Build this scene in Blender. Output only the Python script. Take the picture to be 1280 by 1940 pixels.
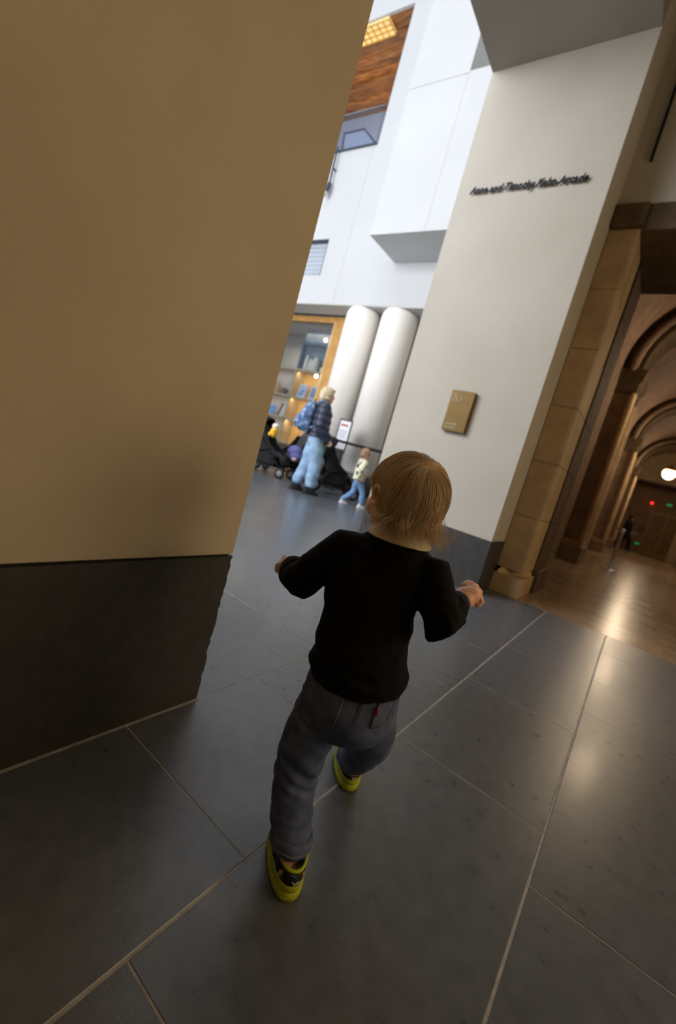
import bpy, math, random
import numpy as np
from mathutils import Vector, Matrix, noise
from mathutils.bvhtree import BVHTree
for o in list(bpy.data.objects): bpy.data.objects.remove(o)
random.seed(4); rng = np.random.default_rng(4)
SC = bpy.context.scene; COL = SC.collection
V = Vector; PI = math.pi

# ------------------------------------------------------------------ camera, exposure, world, large lights
cd = bpy.data.cameras.new('camera'); cam = bpy.data.objects.new('camera', cd); COL.objects.link(cam); SC.camera = cam
cam.matrix_world = Matrix(((0.77813318, -0.2911035, 0.55656761, 0), (0.56704287, -0.05551597, -0.82181528, 0),
                           (0.2701317, 0.95507944, 0.12186935, 0.78), (0, 0, 0, 1)))
cd.sensor_fit = 'VERTICAL'; cd.sensor_height = 36; cd.lens = 820.2 * 36 / 1940
cd.shift_y = -10 / 1940
cd.clip_start = .02; cd.clip_end = 200
cd.dof.use_dof = True; cd.dof.focus_distance = .84; cd.dof.aperture_fstop = 3.0
SC.view_settings.view_transform = 'Standard'; SC.view_settings.look = 'None'
SC.view_settings.exposure = 0.0; SC.view_settings.gamma = 1.0; SC.view_settings.use_curve_mapping = False
W = bpy.data.worlds.new('world'); SC.world = W; W.use_nodes = True
W.node_tree.nodes['Background'].inputs[0].default_value = (1, .9, .78, 1); W.node_tree.nodes['Background'].inputs[1].default_value = .03

def area(name, loc, target, sx, sy, power, color):
    d = bpy.data.lights.new(name, 'AREA'); d.shape = 'RECTANGLE'; d.size = sx; d.size_y = sy; d.energy = power; d.color = color
    o = bpy.data.objects.new(name, d); COL.objects.link(o); o.location = loc
    o.rotation_euler = (V(target) - V(loc)).to_track_quat('-Z', 'Y').to_euler(); return o
def point(name, loc, r, power, color):
    d = bpy.data.lights.new(name, 'POINT'); d.shadow_soft_size = r; d.energy = power; d.color = color
    o = bpy.data.objects.new(name, d); COL.objects.link(o); o.location = loc; return o
WARM = (1, .78, .55)
area('atrium_skylight', (-6.3, 2.2, 13.3), (-6.3, 2.2, 0), 8, 9.5, 400, (.86, .92, 1))
area('atrium_front_fill', (-6.4, -3.1, 3.9), (-5.6, 8, 2.6), 8, 6.5, 1800, (.92, .95, 1))  # unseen fill added at the front, brightens the columns and facade
area('passage_wall_fill', (2.7, 2.3, 1.7), (-.84, .6, .9), 2.2, 1.4, 43, (1, .74, .42))  # unseen warm fill added to brighten the tan wall, stands in for bounce light
area('passage_ceiling_lamp', (1.2, -.6, 4.9), (1.0, 0, 0), .6, .6, 5, (1, .74, .45))
area('upper_room_fill', (-8.6, 8.9, 8.9), (-8.6, 9.2, 10.1), 1.2, .8, 9, (1, .78, .5))  # added uplight without a fixture, warms the timber boards
area('shop_ceiling_lamp', (-8.6, 9.2, 3.6), (-8.6, 9.0, 0), 2.6, .9, 42, (1, .80, .52))
for lz in (2.47, 1.78, 1.20): area('shelf_light', (-7.8, 8.50, lz), (-7.8, 8.72, lz - .5), .6, .05, 2.2, (1, .82, .52))
for lz in (2.47, 1.78, 1.20): area('shelf_light', (-8.8, 8.50, lz), (-8.8, 8.72, lz - .5), .9, .05, 1.6, (1, .86, .66))
area('shelf_light', (-7.9, 8.5, 3.68), (-7.9, 8.8, 3.0), 1.1, .05, 3.5, (1, .9, .78))

# ------------------------------------------------------------------ helpers
def s2l(c):
    return tuple(((x / 255) / 12.92 if x / 255 <= .04045 else ((x / 255 + .055) / 1.055) ** 2.4) for x in c) + (1,)
MATS = {}
def pm(name, c1, c2=None, rough=.6, metal=0, scale=8, detail=4, bump=0, bscale=None, spec=.5, stretch=(1, 1, 1), emit=None, estr=0,
       rvar=0, sheen=0, sss=0, ovar=0, contrast=(.35, .65), coat=0):
    m = bpy.data.materials.new(name); m.use_nodes = True; nt = m.node_tree; N = nt.nodes; L = nt.links
    b = N['Principled BSDF']; b.inputs['Roughness'].default_value = rough; b.inputs['Metallic'].default_value = metal
    b.inputs['Specular IOR Level'].default_value = spec
    if sheen: b.inputs['Sheen Weight'].default_value = sheen
    if coat: b.inputs['Coat Weight'].default_value = coat; b.inputs['Coat Roughness'].default_value = .15
    if sss:
        b.inputs['Subsurface Weight'].default_value = sss; b.inputs['Subsurface Radius'].default_value = (.012, .005, .003); b.inputs['Subsurface Scale'].default_value = .5
    tc = N.new('ShaderNodeTexCoord'); mp = N.new('ShaderNodeMapping'); mp.inputs['Scale'].default_value = stretch
    L.new(tc.outputs['Object'], mp.inputs[0])
    col = None
    if c2 is not None:
        n = N.new('ShaderNodeTexNoise'); n.inputs['Scale'].default_value = scale; n.inputs['Detail'].default_value = detail
        L.new(mp.outputs[0], n.inputs['Vector'])
        r = N.new('ShaderNodeValToRGB'); r.color_ramp.elements[0].position = contrast[0]; r.color_ramp.elements[1].position = contrast[1]
        r.color_ramp.elements[0].color = s2l(c1); r.color_ramp.elements[1].color = s2l(c2)
        L.new(n.outputs['Fac'], r.inputs[0]); col = r.outputs[0]
        if rvar:
            mr = N.new('ShaderNodeMapRange'); mr.inputs['To Min'].default_value = rough - rvar; mr.inputs['To Max'].default_value = rough + rvar
            L.new(n.outputs['Fac'], mr.inputs[0]); L.new(mr.outputs[0], b.inputs['Roughness'])
    else:
        rg = N.new('ShaderNodeRGB'); rg.outputs[0].default_value = s2l(c1); col = rg.outputs[0]
    if ovar:
        oi = N.new('ShaderNodeObjectInfo'); mr = N.new('ShaderNodeMapRange'); mr.inputs['To Min'].default_value = 1 - ovar; mr.inputs['To Max'].default_value = 1 + ovar
        L.new(oi.outputs['Random'], mr.inputs[0]); hs = N.new('ShaderNodeHueSaturation'); L.new(mr.outputs[0], hs.inputs['Value'])
        L.new(col, hs.inputs['Color']); col = hs.outputs[0]
    L.new(col, b.inputs['Base Color'])
    if bump:
        n2 = N.new('ShaderNodeTexNoise'); n2.inputs['Scale'].default_value = bscale or scale * 6; n2.inputs['Detail'].default_value = 5
        L.new(mp.outputs[0], n2.inputs['Vector'])
        bp = N.new('ShaderNodeBump'); bp.inputs['Strength'].default_value = bump; bp.inputs['Distance'].default_value = .01
        L.new(n2.outputs['Fac'], bp.inputs['Height']); L.new(bp.outputs[0], b.inputs['Normal'])
    if emit:
        b.inputs['Emission Color'].default_value = s2l(emit); b.inputs['Emission Strength'].default_value = estr
    MATS[name] = m; return m

class MB:
    def __init__(s): s.v = []; s.f = []; s.M = None
    def add(s, vs, fs):
        k = len(s.v)
        for p in vs:
            p = V(p); s.v.append(tuple(s.M @ p if s.M is not None else p))
        s.f += [tuple(i + k for i in f) for f in fs]; return s
    def box(s, a, b):
        x0, y0, z0 = a; x1, y1, z1 = b
        return s.add([(x0, y0, z0), (x1, y0, z0), (x1, y1, z0), (x0, y1, z0), (x0, y0, z1), (x1, y0, z1), (x1, y1, z1), (x0, y1, z1)],
                     [(0, 3, 2, 1), (4, 5, 6, 7), (0, 1, 5, 4), (1, 2, 6, 5), (2, 3, 7, 6), (3, 0, 4, 7)])
    def obox(s, c, size, R=None):
        R = R or Matrix.Identity(3); c = V(c); h = V(size) / 2
        vs = [c + R @ V((h.x * i, h.y * j, h.z * k)) for k in (-1, 1) for i, j in ((-1, -1), (1, -1), (1, 1), (-1, 1))]
        return s.add(vs, [(0, 3, 2, 1), (4, 5, 6, 7), (0, 1, 5, 4), (1, 2, 6, 5), (2, 3, 7, 6), (3, 0, 4, 7)])
    def tube(s, pts, rad, seg=14, cap=True, flat=None):
        pts = [V(p) for p in pts]; n = len(pts)
        if not hasattr(rad, '__len__'): rad = [rad] * n
        rad = list(rad)
        T = [(pts[min(i + 1, n - 1)] - pts[max(i - 1, 0)]).normalized() for i in range(n)]
        if cap:  # rounded ends
            P2 = []; R2 = []; T2 = []
            for a in (80, 55, 28): P2.append(pts[0] - T[0] * rad[0] * math.sin(math.radians(a))); R2.append(rad[0] * math.cos(math.radians(a))); T2.append(T[0])
            P2 += pts; R2 += rad; T2 += T
            for a in (28, 55, 80): P2.append(pts[-1] + T[-1] * rad[-1] * math.sin(math.radians(a))); R2.append(rad[-1] * math.cos(math.radians(a))); T2.append(T[-1])
            pts, rad, T = P2, R2, T2; n = len(pts)
        u = T[0].orthogonal().normalized() if flat is None else V(flat)
        vs = []; fs = []
        for i in range(n):
            u = (u - T[i] * u.dot(T[i])).normalized(); w = T[i].cross(u)
            for j in range(seg):
                a = 2 * PI * j / seg; vs.append(pts[i] + (u * math.cos(a) + w * math.sin(a)) * rad[i])
        for i in range(n - 1):
            for j in range(seg): fs.append((i * seg + j, i * seg + (j + 1) % seg, (i + 1) * seg + (j + 1) % seg, (i + 1) * seg + j))
        fs.append(tuple(range(seg))[::-1]); fs.append(tuple((n - 1) * seg + j for j in range(seg)))
        return s.add(vs, fs)
    def ell(s, c, r, R=None, nu=20, nv=12):
        R = R or Matrix.Identity(3); c = V(c); vs = []; fs = []
        vs.append(c + R @ V((0, 0, -r[2])))
        for i in range(1, nv):
            t = PI * i / nv
            for j in range(nu):
                a = 2 * PI * j / nu
                vs.append(c + R @ V((r[0] * math.sin(t) * math.cos(a), r[1] * math.sin(t) * math.sin(a), -r[2] * math.cos(t))))
        vs.append(c + R @ V((0, 0, r[2])))
        for j in range(nu): fs.append((0, 1 + (j + 1) % nu, 1 + j))
        for i in range(nv - 2):
            for j in range(nu):
                a = 1 + i * nu; fs.append((a + j, a + (j + 1) % nu, a + nu + (j + 1) % nu, a + nu + j))
        e = len(vs) - 1; a = 1 + (nv - 2) * nu
        for j in range(nu): fs.append((e, a + j, a + (j + 1) % nu))
        return s.add(vs, fs)
    def loft(s, rings, seg=32, pw=2.0, cap=True):
        # rings: (center, u vector*halfwidth, v vector*halfdepth)
        vs = []; fs = []; n = len(rings)
        for c, u, w in rings:
            c, u, w = V(c), V(u), V(w)
            for j in range(seg):
                a = 2 * PI * j / seg; ca, sa = math.cos(a), math.sin(a)
                vs.append(c + u * math.copysign(abs(ca) ** (2 / pw), ca) + w * math.copysign(abs(sa) ** (2 / pw), sa))
        for i in range(n - 1):
            for j in range(seg): fs.append((i * seg + j, i * seg + (j + 1) % seg, (i + 1) * seg + (j + 1) % seg, (i + 1) * seg + j))
        if cap: fs.append(tuple(range(seg))[::-1]); fs.append(tuple((n - 1) * seg + j for j in range(seg)))
        return s.add(vs, fs)
    def lathe(s, prof, c, seg=24, ax=(0, 0, 1)):
        ax = V(ax).normalized(); u = ax.orthogonal().normalized(); w = ax.cross(u)
        return s.loft([(V(c) + ax * z, u * max(r, 1e-4), w * max(r, 1e-4)) for r, z in prof], seg)
    def prism(s, poly, vec):
        n = len(poly); vec = V(vec); vs = [V(p) for p in poly] + [V(p) + vec for p in poly]
        return s.add(vs, [tuple(range(n))[::-1], tuple(range(n, 2 * n))] + [(i, (i + 1) % n, n + (i + 1) % n, n + i) for i in range(n)])
    def mesh(s, name, smooth=False):
        me = bpy.data.meshes.new(name); me.from_pydata(s.v, [], s.f); me.update()
        if smooth: me.polygons.foreach_set('use_smooth', [True] * len(me.polygons))
        return me
    def build(s, name, mat, parent=None, smooth=False, world=False, bevel=0, kind=None):
        me = s.mesh(name, smooth); return link(name, me, mat, parent, world, bevel, kind)
def link(name, me, mat, parent=None, world=False, bevel=0, kind=None):
    if world and parent is not None:
        q = parent; M = Matrix.Identity(4)
        while q: M = q.matrix_basis @ M; q = q.parent
        me.transform(M.inverted())
    if mat and not me.materials: me.materials.append(mat)
    o = bpy.data.objects.new(name, me); COL.objects.link(o)
    if parent is not None: o.parent = parent
    if bevel:
        b = o.modifiers.new('bevel', 'BEVEL'); b.width = bevel; b.segments = 2; b.limit_method = 'ANGLE'
    if kind: o['kind'] = kind
    return o
def thing(name, label, cat, loc=(0, 0, 0), rotz=0, group=None):
    o = bpy.data.objects.new(name, None); COL.objects.link(o); o.location = loc; o.rotation_euler = (0, 0, rotz)
    o.empty_display_size = .1; o['label'] = label; o['category'] = cat
    if group: o['group'] = group
    return o
def tag(o, label, cat, group=None):
    o['label'] = label; o['category'] = cat
    if group: o['group'] = group
    return o
def recal(me):
    import bmesh
    bm = bmesh.new(); bm.from_mesh(me); bmesh.ops.recalc_face_normals(bm, faces=bm.faces); bm.to_mesh(me); bm.free(); return me
def remesh(mb, voxel, smooth=6, fac=.5, name='m'):
    me = mb.mesh(name); recal(me); o = bpy.data.objects.new('t', me); COL.objects.link(o)
    r = o.modifiers.new('r', 'REMESH'); r.mode = 'VOXEL'; r.voxel_size = voxel; r.use_smooth_shade = True
    if smooth:
        sm = o.modifiers.new('s', 'SMOOTH'); sm.factor = fac; sm.iterations = smooth
    dg = bpy.context.evaluated_depsgraph_get(); m2 = bpy.data.meshes.new_from_object(o.evaluated_get(dg)); m2.name = name
    bpy.data.objects.remove(o); bpy.data.meshes.remove(me)
    m2.polygons.foreach_set('use_smooth', [True] * len(m2.polygons)); return m2
def displace(me, fn):
    me.update(); N = [v.normal.copy() for v in me.vertices]
    for v, n in zip(me.vertices, N): v.co += n * fn(v.co, n)
    me.update(); return me
def copy_tree(o, parent=None):
    c = o.copy(); COL.objects.link(c)
    if parent is not None: c.parent = parent
    for ch in [x for x in o.children]: copy_tree(ch, c)
    return c
def text_mesh(txt, size, extrude, mat, name, parent, M, shear=0, width=None, world=True, space=1):
    cu = bpy.data.curves.new('t', 'FONT'); cu.body = txt; cu.size = size; cu.extrude = extrude; cu.shear = shear; cu.resolution_u = 3; cu.space_character = space
    o = bpy.data.objects.new('t', cu); COL.objects.link(o); dg = bpy.context.evaluated_depsgraph_get()
    me = bpy.data.meshes.new_from_object(o.evaluated_get(dg)); bpy.data.objects.remove(o)
    if width:
        xs = [v.co.x for v in me.vertices]; k = width / (max(xs) - min(xs)); x0 = min(xs)
        for v in me.vertices: v.co.x = (v.co.x - x0) * k
    me.transform(M); me.name = name
    return link(name, me, mat, parent, world)

# ------------------------------------------------------------------ materials
pm('plaster_tan', (196, 182, 158), (206, 192, 168), .75, scale=3, bump=.20, bscale=380)
pm('plaster_cream', (184, 177, 164), (190, 183, 171), .7, scale=2, bump=.08, bscale=140)
pm('soffit_cream_shaded', (146, 140, 132), (152, 146, 138), .75, scale=2, bump=.08, bscale=140)  # cream plaster darkened, the shade under the header is put into the colour
pm('atrium_white', (196, 198, 200), (200, 202, 204), .6, scale=1)
pm('column_white_lit', (246, 241, 234), (248, 243, 236), .6, scale=1)  # the facade's white paint, creamier and lightened so the columns look brightly lit
pm('dark_stone', (50, 48, 47), (62, 60, 58), .5, scale=30, detail=8, bump=.12, bscale=260)
pm('floor_stone', (74, 78, 84), (106, 110, 117), .29, scale=22, detail=8, bump=.08, bscale=300, rvar=.05, ovar=.06, contrast=(.1, .9), coat=.14, spec=.6)
pm('grout', (176, 172, 168), (150, 147, 143), .8, scale=30)
pm('grout_dark', (60, 56, 52), (75, 71, 66), .85, scale=30)
pm('travertine', (140, 117, 88), (156, 132, 102), .24, scale=3, detail=6, stretch=(1, 2.2, 1), rvar=.05, ovar=.10, spec=.45)
pm('limestone', (168, 142, 106), (188, 162, 124), .7, scale=5, detail=8, bump=.25, bscale=60, ovar=.05)
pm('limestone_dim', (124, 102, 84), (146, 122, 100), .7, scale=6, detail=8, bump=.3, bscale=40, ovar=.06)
pm('vault_stone', (140, 116, 100), (164, 138, 118), .75, scale=5, detail=8, bump=.4, bscale=26)
pm('limestone_shaded', (74, 57, 36), (92, 73, 48), .75, scale=6, detail=8, bump=.3, bscale=40)  # limestone darkened, shade of the portal reveal put into the colour
pm('gold_wall', (150, 112, 52), (166, 126, 62), .5, scale=3)
pm('oak', (176, 128, 62), (198, 150, 82), .45, scale=5, stretch=(1, 8, 1))
pm('oak_pale', (206, 178, 128), (216, 190, 142), .5, scale=5, stretch=(6, 1, 1))
pm('gold_panel', (226, 168, 70), (236, 182, 84), .5, scale=4)
pm('wood_ceiling', (120, 72, 38), (176, 116, 60), .45, scale=3, detail=6, stretch=(1, 6, 6), ovar=.25, bump=.1)
pm('black_metal', (16, 16, 17), None, .45, .4)
pm('black_fabric', (14, 14, 16), (24, 24, 27), .9, scale=60, bump=.2)
pm('charcoal_fabric', (46, 44, 46), (60, 57, 58), .9, scale=40)
pm('beige_fabric', (186, 168, 156), (200, 184, 172), .9, scale=40)
pm('wheel_grey', (120, 120, 122), None, .5)
pm('chrome', (190, 195, 205), None, .18, 1)
pm('brushed_steel', (205, 210, 225), None, .35, .8)
pm('bronze_sign', (112, 86, 34), (122, 95, 42), .42, .35, scale=18, bump=.04)
pm('sign_white', (214, 204, 178), None, .5)
pm('letter_metal', (44, 46, 48), None, .4, .6)
pm('paper', (226, 226, 230), None, .6)
pm('red_print', (176, 74, 60), None, .6)
pm('grey_print', (130, 130, 138), None, .6)
pm('globe_glow', (255, 240, 214), None, .3, emit=(255, 226, 180), estr=16)
pm('spot_glow', (255, 250, 240), None, .3, emit=(255, 248, 235), estr=14)
pm('sconce_glow', (255, 230, 190), None, .3, emit=(255, 214, 170), estr=3)
pm('panel_glow', (240, 214, 150), (210, 170, 100), .4, scale=26, emit=(255, 222, 150), estr=.6)
pm('red_glow', (255, 30, 20), None, .4, emit=(255, 30, 24), estr=5)
pm('green_glow', (20, 140, 70), None, .4, emit=(20, 150, 74), estr=.5)
pm('brass', (190, 150, 70), None, .3, .9)
pm('skin', (242, 192, 168), (236, 180, 154), .5, scale=14, sss=.12)
pm('skin_far', (226, 180, 156), None, .55)
pm('hair_base', (192, 150, 106), (214, 174, 128), .6, scale=60, stretch=(3, 3, .5))
pm('hair_strand', (176, 132, 82), (255, 232, 190), .38, scale=60, spec=.6)
pm('knit_black', (4, 4, 6), (8, 8, 11), .9, spec=.25, scale=300, bump=.3, bscale=700)
pm('knit_navy', (24, 28, 44), (32, 36, 54), .85, scale=300, bump=.3, bscale=600)
pm('collar_cloth', (214, 196, 160), (224, 208, 176), .85, scale=120, bump=.2, bscale=700)
pm('stitch', (108, 90, 68), None, .8)
pm('stitch_pale', (150, 140, 122), None, .8)
pm('red_tab', (170, 26, 30), None, .7)
pm('lime', (190, 200, 44), (178, 188, 38), .5, scale=30)
pm('puffer_navy', (40, 44, 64), (56, 60, 84), .45, scale=14)
pm('woman_denim', (128, 160, 196), (162, 190, 216), .85, scale=7)
pm('kid_denim', (104, 140, 188), (130, 164, 206), .85, scale=14)
pm('white_rubber', (226, 226, 224), None, .5)
pm('grey_knit', (170, 172, 176), (182, 184, 188), .9, scale=60)
pm('blond_hair', (196, 176, 140), (222, 206, 174), .6, scale=30, stretch=(1, 1, .3))
pm('kid_hair', (150, 118, 88), (170, 138, 106), .7, scale=40)
pm('black_cloth', (16, 15, 18), (26, 24, 30), .8, scale=20)
pm('dark_far_hair', (30, 22, 18), None, .7)
pm('eye_white', (235, 232, 228), None, .2)
pm('eye_dark', (50, 66, 80), None, .15)
pm('yellow_toy', (240, 180, 40), (248, 196, 60), .7, scale=12)
pm('toy_pale', (240, 232, 214), None, .8)
pm('violet_cloth', (96, 98, 160), (110, 112, 172), .85, scale=20)
pm('green_tag', (40, 150, 80), None, .6)
pm('blue_book', (120, 160, 200), (200, 214, 226), .6, scale=9, contrast=(.45, .55))
pm('grey_book', (140, 160, 176), (156, 174, 190), .6, scale=12)
pm('display_grey', (110, 118, 128), (126, 134, 142), .6, scale=4)
pm('display_blue', (74, 92, 112), (86, 104, 124), .6, scale=4)
pm('ceramic', (236, 230, 214), None, .35)
pm('tan_goods', (206, 170, 110), (190, 150, 96), .6, scale=12)
pm('brown_goods', (110, 76, 56), None, .6)
pm('blue_goods', (120, 176, 222), None, .6)
pm('shade_blind', (168, 176, 190), (180, 188, 200), .6, scale=4, stretch=(1, 1, 12))
pm('glass_trim', (62, 72, 84), None, .3, .3)
pm('grey_panel', (188, 188, 180), None, .6)

def denim(name, dark, light):
    m = pm(name, dark, light, .85, scale=26, detail=6, bump=.0, contrast=(.3, .75)); nt = m.node_tree; N = nt.nodes; L = nt.links; b = N['Principled BSDF']
    tc = N.new('ShaderNodeTexCoord'); w = N.new('ShaderNodeTexWave'); w.inputs['Scale'].default_value = 260; w.inputs['Distortion'].default_value = 1.5; w.bands_direction = 'DIAGONAL'
    L.new(tc.outputs['Object'], w.inputs['Vector']); n = N.new('ShaderNodeTexNoise'); n.inputs['Scale'].default_value = 420; L.new(tc.outputs['Object'], n.inputs['Vector'])
    ad = N.new('ShaderNodeMath'); ad.operation = 'ADD'; L.new(w.outputs['Fac'], ad.inputs[0]); L.new(n.outputs['Fac'], ad.inputs[1])
    bp = N.new('ShaderNodeBump'); bp.inputs['Strength'].default_value = .35; bp.inputs['Distance'].default_value = .002; L.new(ad.outputs[0], bp.inputs['Height']); L.new(bp.outputs[0], b.inputs['Normal'])
denim('denim_dark', (62, 74, 108), (104, 118, 156))
def patches(name, base, cols, scale, thr=.5, rough=.6):
    # small coloured patches (flowers, spots) printed over a base colour
    m = bpy.data.materials.new(name); m.use_nodes = True; nt = m.node_tree; N = nt.nodes; L = nt.links; b = N['Principled BSDF']; b.inputs['Roughness'].default_value = rough
    tc = N.new('ShaderNodeTexCoord'); nz = N.new('ShaderNodeTexNoise'); nz.inputs['Scale'].default_value = scale * 1.6; L.new(tc.outputs['Object'], nz.inputs['Vector'])
    mx = N.new('ShaderNodeMix'); mx.data_type = 'VECTOR'; mx.inputs[0].default_value = .02 if scale > 20 else .04
    L.new(tc.outputs['Object'], mx.inputs[4]); L.new(nz.outputs['Color'], mx.inputs[5])
    vo = N.new('ShaderNodeTexVoronoi'); vo.inputs['Scale'].default_value = scale; L.new(mx.outputs[1], vo.inputs['Vector'])
    cr = N.new('ShaderNodeValToRGB'); cr.color_ramp.interpolation = 'CONSTANT'; e = cr.color_ramp.elements
    while len(e) < len(cols): e.new(.5)
    for i, c in enumerate(cols): e[i].position = i / len(cols); e[i].color = s2l(c)
    sp = N.new('ShaderNodeSeparateColor'); L.new(vo.outputs['Color'], sp.inputs[0]); L.new(sp.outputs[0], cr.inputs[0])
    lt = N.new('ShaderNodeMath'); lt.operation = 'LESS_THAN'; lt.inputs[1].default_value = thr; L.new(vo.outputs['Distance'], lt.inputs[0])
    mc = N.new('ShaderNodeMix'); mc.data_type = 'RGBA'; L.new(lt.outputs[0], mc.inputs[0]); mc.inputs[6].default_value = s2l(base); L.new(cr.outputs[0], mc.inputs[7])
    L.new(mc.outputs[2], b.inputs['Base Color']); MATS[name] = m
patches('floral_print', (12, 12, 16), [(12, 12, 16), (214, 110, 50), (12, 12, 16), (150, 180, 190), (222, 214, 170), (12, 12, 16), (224, 150, 40), (60, 90, 150)], 95, .48)
patches('spotted_cream', (236, 232, 204), [(44, 66, 58), (56, 76, 70), (236, 232, 204), (50, 70, 84)], 17, .42, .85)
patches('backpack_print', (92, 122, 164), [(58, 82, 126), (160, 184, 212), (92, 122, 164), (70, 98, 142), (134, 158, 194)], 17, .55, .75)
def glass(name, tint, rough=.02):
    m = bpy.data.materials.new(name); m.use_nodes = True; nt = m.node_tree; N = nt.nodes; L = nt.links
    tr = N.new('ShaderNodeBsdfTransparent'); tr.inputs[0].default_value = s2l(tint); gl = N.new('ShaderNodeBsdfGlossy'); gl.inputs['Roughness'].default_value = rough
    lw = N.new('ShaderNodeLayerWeight'); pw = N.new('ShaderNodeMath'); pw.operation = 'POWER'; pw.inputs[1].default_value = 4; L.new(lw.outputs['Facing'], pw.inputs[0])
    fr = N.new('ShaderNodeMath'); fr.operation = 'MULTIPLY_ADD'; fr.inputs[1].default_value = .8; fr.inputs[2].default_value = .05; L.new(pw.outputs[0], fr.inputs[0]); mx = N.new('ShaderNodeMixShader')
    L.new(fr.outputs[0], mx.inputs[0]); L.new(tr.outputs[0], mx.inputs[1]); L.new(gl.outputs[0], mx.inputs[2]); L.new(mx.outputs[0], N['Material Output'].inputs[0]); MATS[name] = m
glass('shop_glass', (226, 232, 238)); glass('balustrade_glass', (228, 232, 242), .03)
m_ = MATS

# ------------------------------------------------------------------ setting: floors
def S(name, mb, mat, bevel=0, parent=None, **k):
    o = mb.build(name, m_[mat], parent, bevel=bevel, **k)
    if parent is None: o['kind'] = 'structure'
    return o
fl = S('floor', MB().box((-12, -4, -.2), (3.2, 3.885, -.0012)).box((-12, 3.885, -.2), (-.87, 9.6, -.0012)), 'grout')
TM = {}
def tile(parent, x0, y0, x1, y1, mat='floor_stone', name='tile', gx=.0055, gy=.0026, h=.02, top=0):
    w, d = x1 - x0 - gx, y1 - y0 - gy; key = (round(w, 3), round(d, 3), mat)
    if key not in TM:
        b = MB(); c = .0012; W2, D2 = w / 2, d / 2
        b.add([(-W2, -D2, -h), (W2, -D2, -h), (W2, D2, -h), (-W2, D2, -h), (-W2, -D2, -c), (W2, -D2, -c), (W2, D2, -c), (-W2, D2, -c),
               (-W2 + c, -D2 + c, 0), (W2 - c, -D2 + c, 0), (W2 - c, D2 - c, 0), (-W2 + c, D2 - c, 0)],
              [(8, 9, 10, 11)] + [(i, (i + 1) % 4, 4 + (i + 1) % 4, 4 + i) for i in range(4)] + [(4 + i, 4 + (i + 1) % 4, 8 + (i + 1) % 4, 8 + i) for i in range(4)])
        me = b.mesh(name); me.materials.append(m_[mat]); TM[key] = me
    o = bpy.data.objects.new(name, TM[key]); COL.objects.link(o); o.parent = parent
    o.location = ((x0 + x1) / 2, (y0 + y1) / 2, top + random.uniform(-.0006, 0)); return o
XR = [-.84, -.394, .036, .474, .912, 1.35, 1.788, 2.226, 2.664, 3.1]
JY = {0: [-1.0, -.38, -.05, .607, 1.047, 1.71, 2.31, 2.935, 3.885], 1: [-1.0, -.3, .376, 1.237, 1.898, 2.56, 3.22, 3.885], 2: [-1.0, -.28, .384, 1.045, 2.17, 2.655, 3.32, 3.885]}
for r in range(9):
    js = JY[r] if r in JY else [-1.0] + [(-.6 + (r % 3) * .21) + .66 * k for k in range(7) if -.6 + (r % 3) * .21 + .66 * k < 3.7] + [3.885]
    for a, b in zip(js, js[1:]): tile(fl, XR[r], a, XR[r + 1], b)
for a, b in zip([.8, 1.415, 2.025, 2.64, 3.26], [1.415, 2.025, 2.64, 3.26, 3.885]): tile(fl, -2.0, a, -.84, b, gx=.003)
for i in range(11):
    x0, x1 = -2.0 - .66 * (i + 1), -2.0 - .66 * i; off = (i * .37) % .9
    y = -.2 - off
    while y < 8.2:
        if not (y + .9 < -x0 * .42): tile(fl, x0, y, x1, y + .9, gx=.003)
        y += .9
fa = S('floor_arcade', MB().box((-1.4, 3.885, -.2), (3.2, 32, -.0012)), 'travertine')
y = 3.887; k = 0
while y < 29.5:
    h = .62 if y < 12 else 1.3
    for x0 in (-1.4, -.5, .4, 1.3, 2.2): tile(fa, x0, y, x0 + .9, y + h, 'travertine', 'paving_slab', gx=.002, gy=.002)
    y += h

# ------------------------------------------------------------------ setting: walls
S('wall_left', MB().box((-2.05, -3.2, .436), (-.844, .815, 13.8)), 'plaster_tan')
# stone skirting with a chipped corner
rg = random.Random(7); n = 30; pl = []
for i in range(n + 1):
    z = .43 * i / n; dx = rg.choice([0, 0, .001, .002]) + (.008 if 9 < i < 14 else 0) * rg.random() + (.004 if rg.random() < .2 else 0); pl.append((z, dx))
mb = MB()
for i in range(n):
    z0, d0 = pl[i]; z1, d1 = pl[i + 1]
    mb.add([(-2.05, .817, z0), (-2.05, -3.2, z0), (-.84, -3.2, z0), (-.84, .80, z0), (-.842 - d0 * .2, .817 - d0, z0), (-2.05, .817, z1), (-2.05, -3.2, z1), (-.84, -3.2, z1), (-.84, .80, z1), (-.842 - d1 * .2, .817 - d1, z1)],
           [(1, 2, 7, 6), (2, 3, 8, 7), (3, 4, 9, 8), (4, 0, 5, 9), (0, 1, 6, 5)] + ([(5, 6, 7, 8, 9)] if i == n - 1 else []))
S('baseboard_left', mb, 'dark_stone')
S('trim_1', MB().box((-2.05, -3.2, .4301), (-.852, .807, .4359)), 'grout_dark')
S('trim_2', MB().box((-.8399, -3.2, -.001), (-.833, .817, .0012)), 'grout')
S('wall_far', MB().box((-2.05, 3.48, .43), (-.872, 3.9, 4.13)).box((-2.05, 3.9, .43), (-.872, 4.94, 13.8)).box((-2.05, 4.94, .43), (-1.36, 9.6, 13.8)).box((-1.36, 4.94, 5.4), (-.872, 9.6, 13.8)).box((-2.05, 3.48, 4.13), (-.872, 3.9, 13.8)), 'plaster_cream')
S('baseboard_far', MB().box((-2.052, 3.478, 0), (-.868, 3.92, .4295)).box((-2.052, 3.92, 0), (-1.36, 9.6, .4295)), 'dark_stone', bevel=.002)
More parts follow.
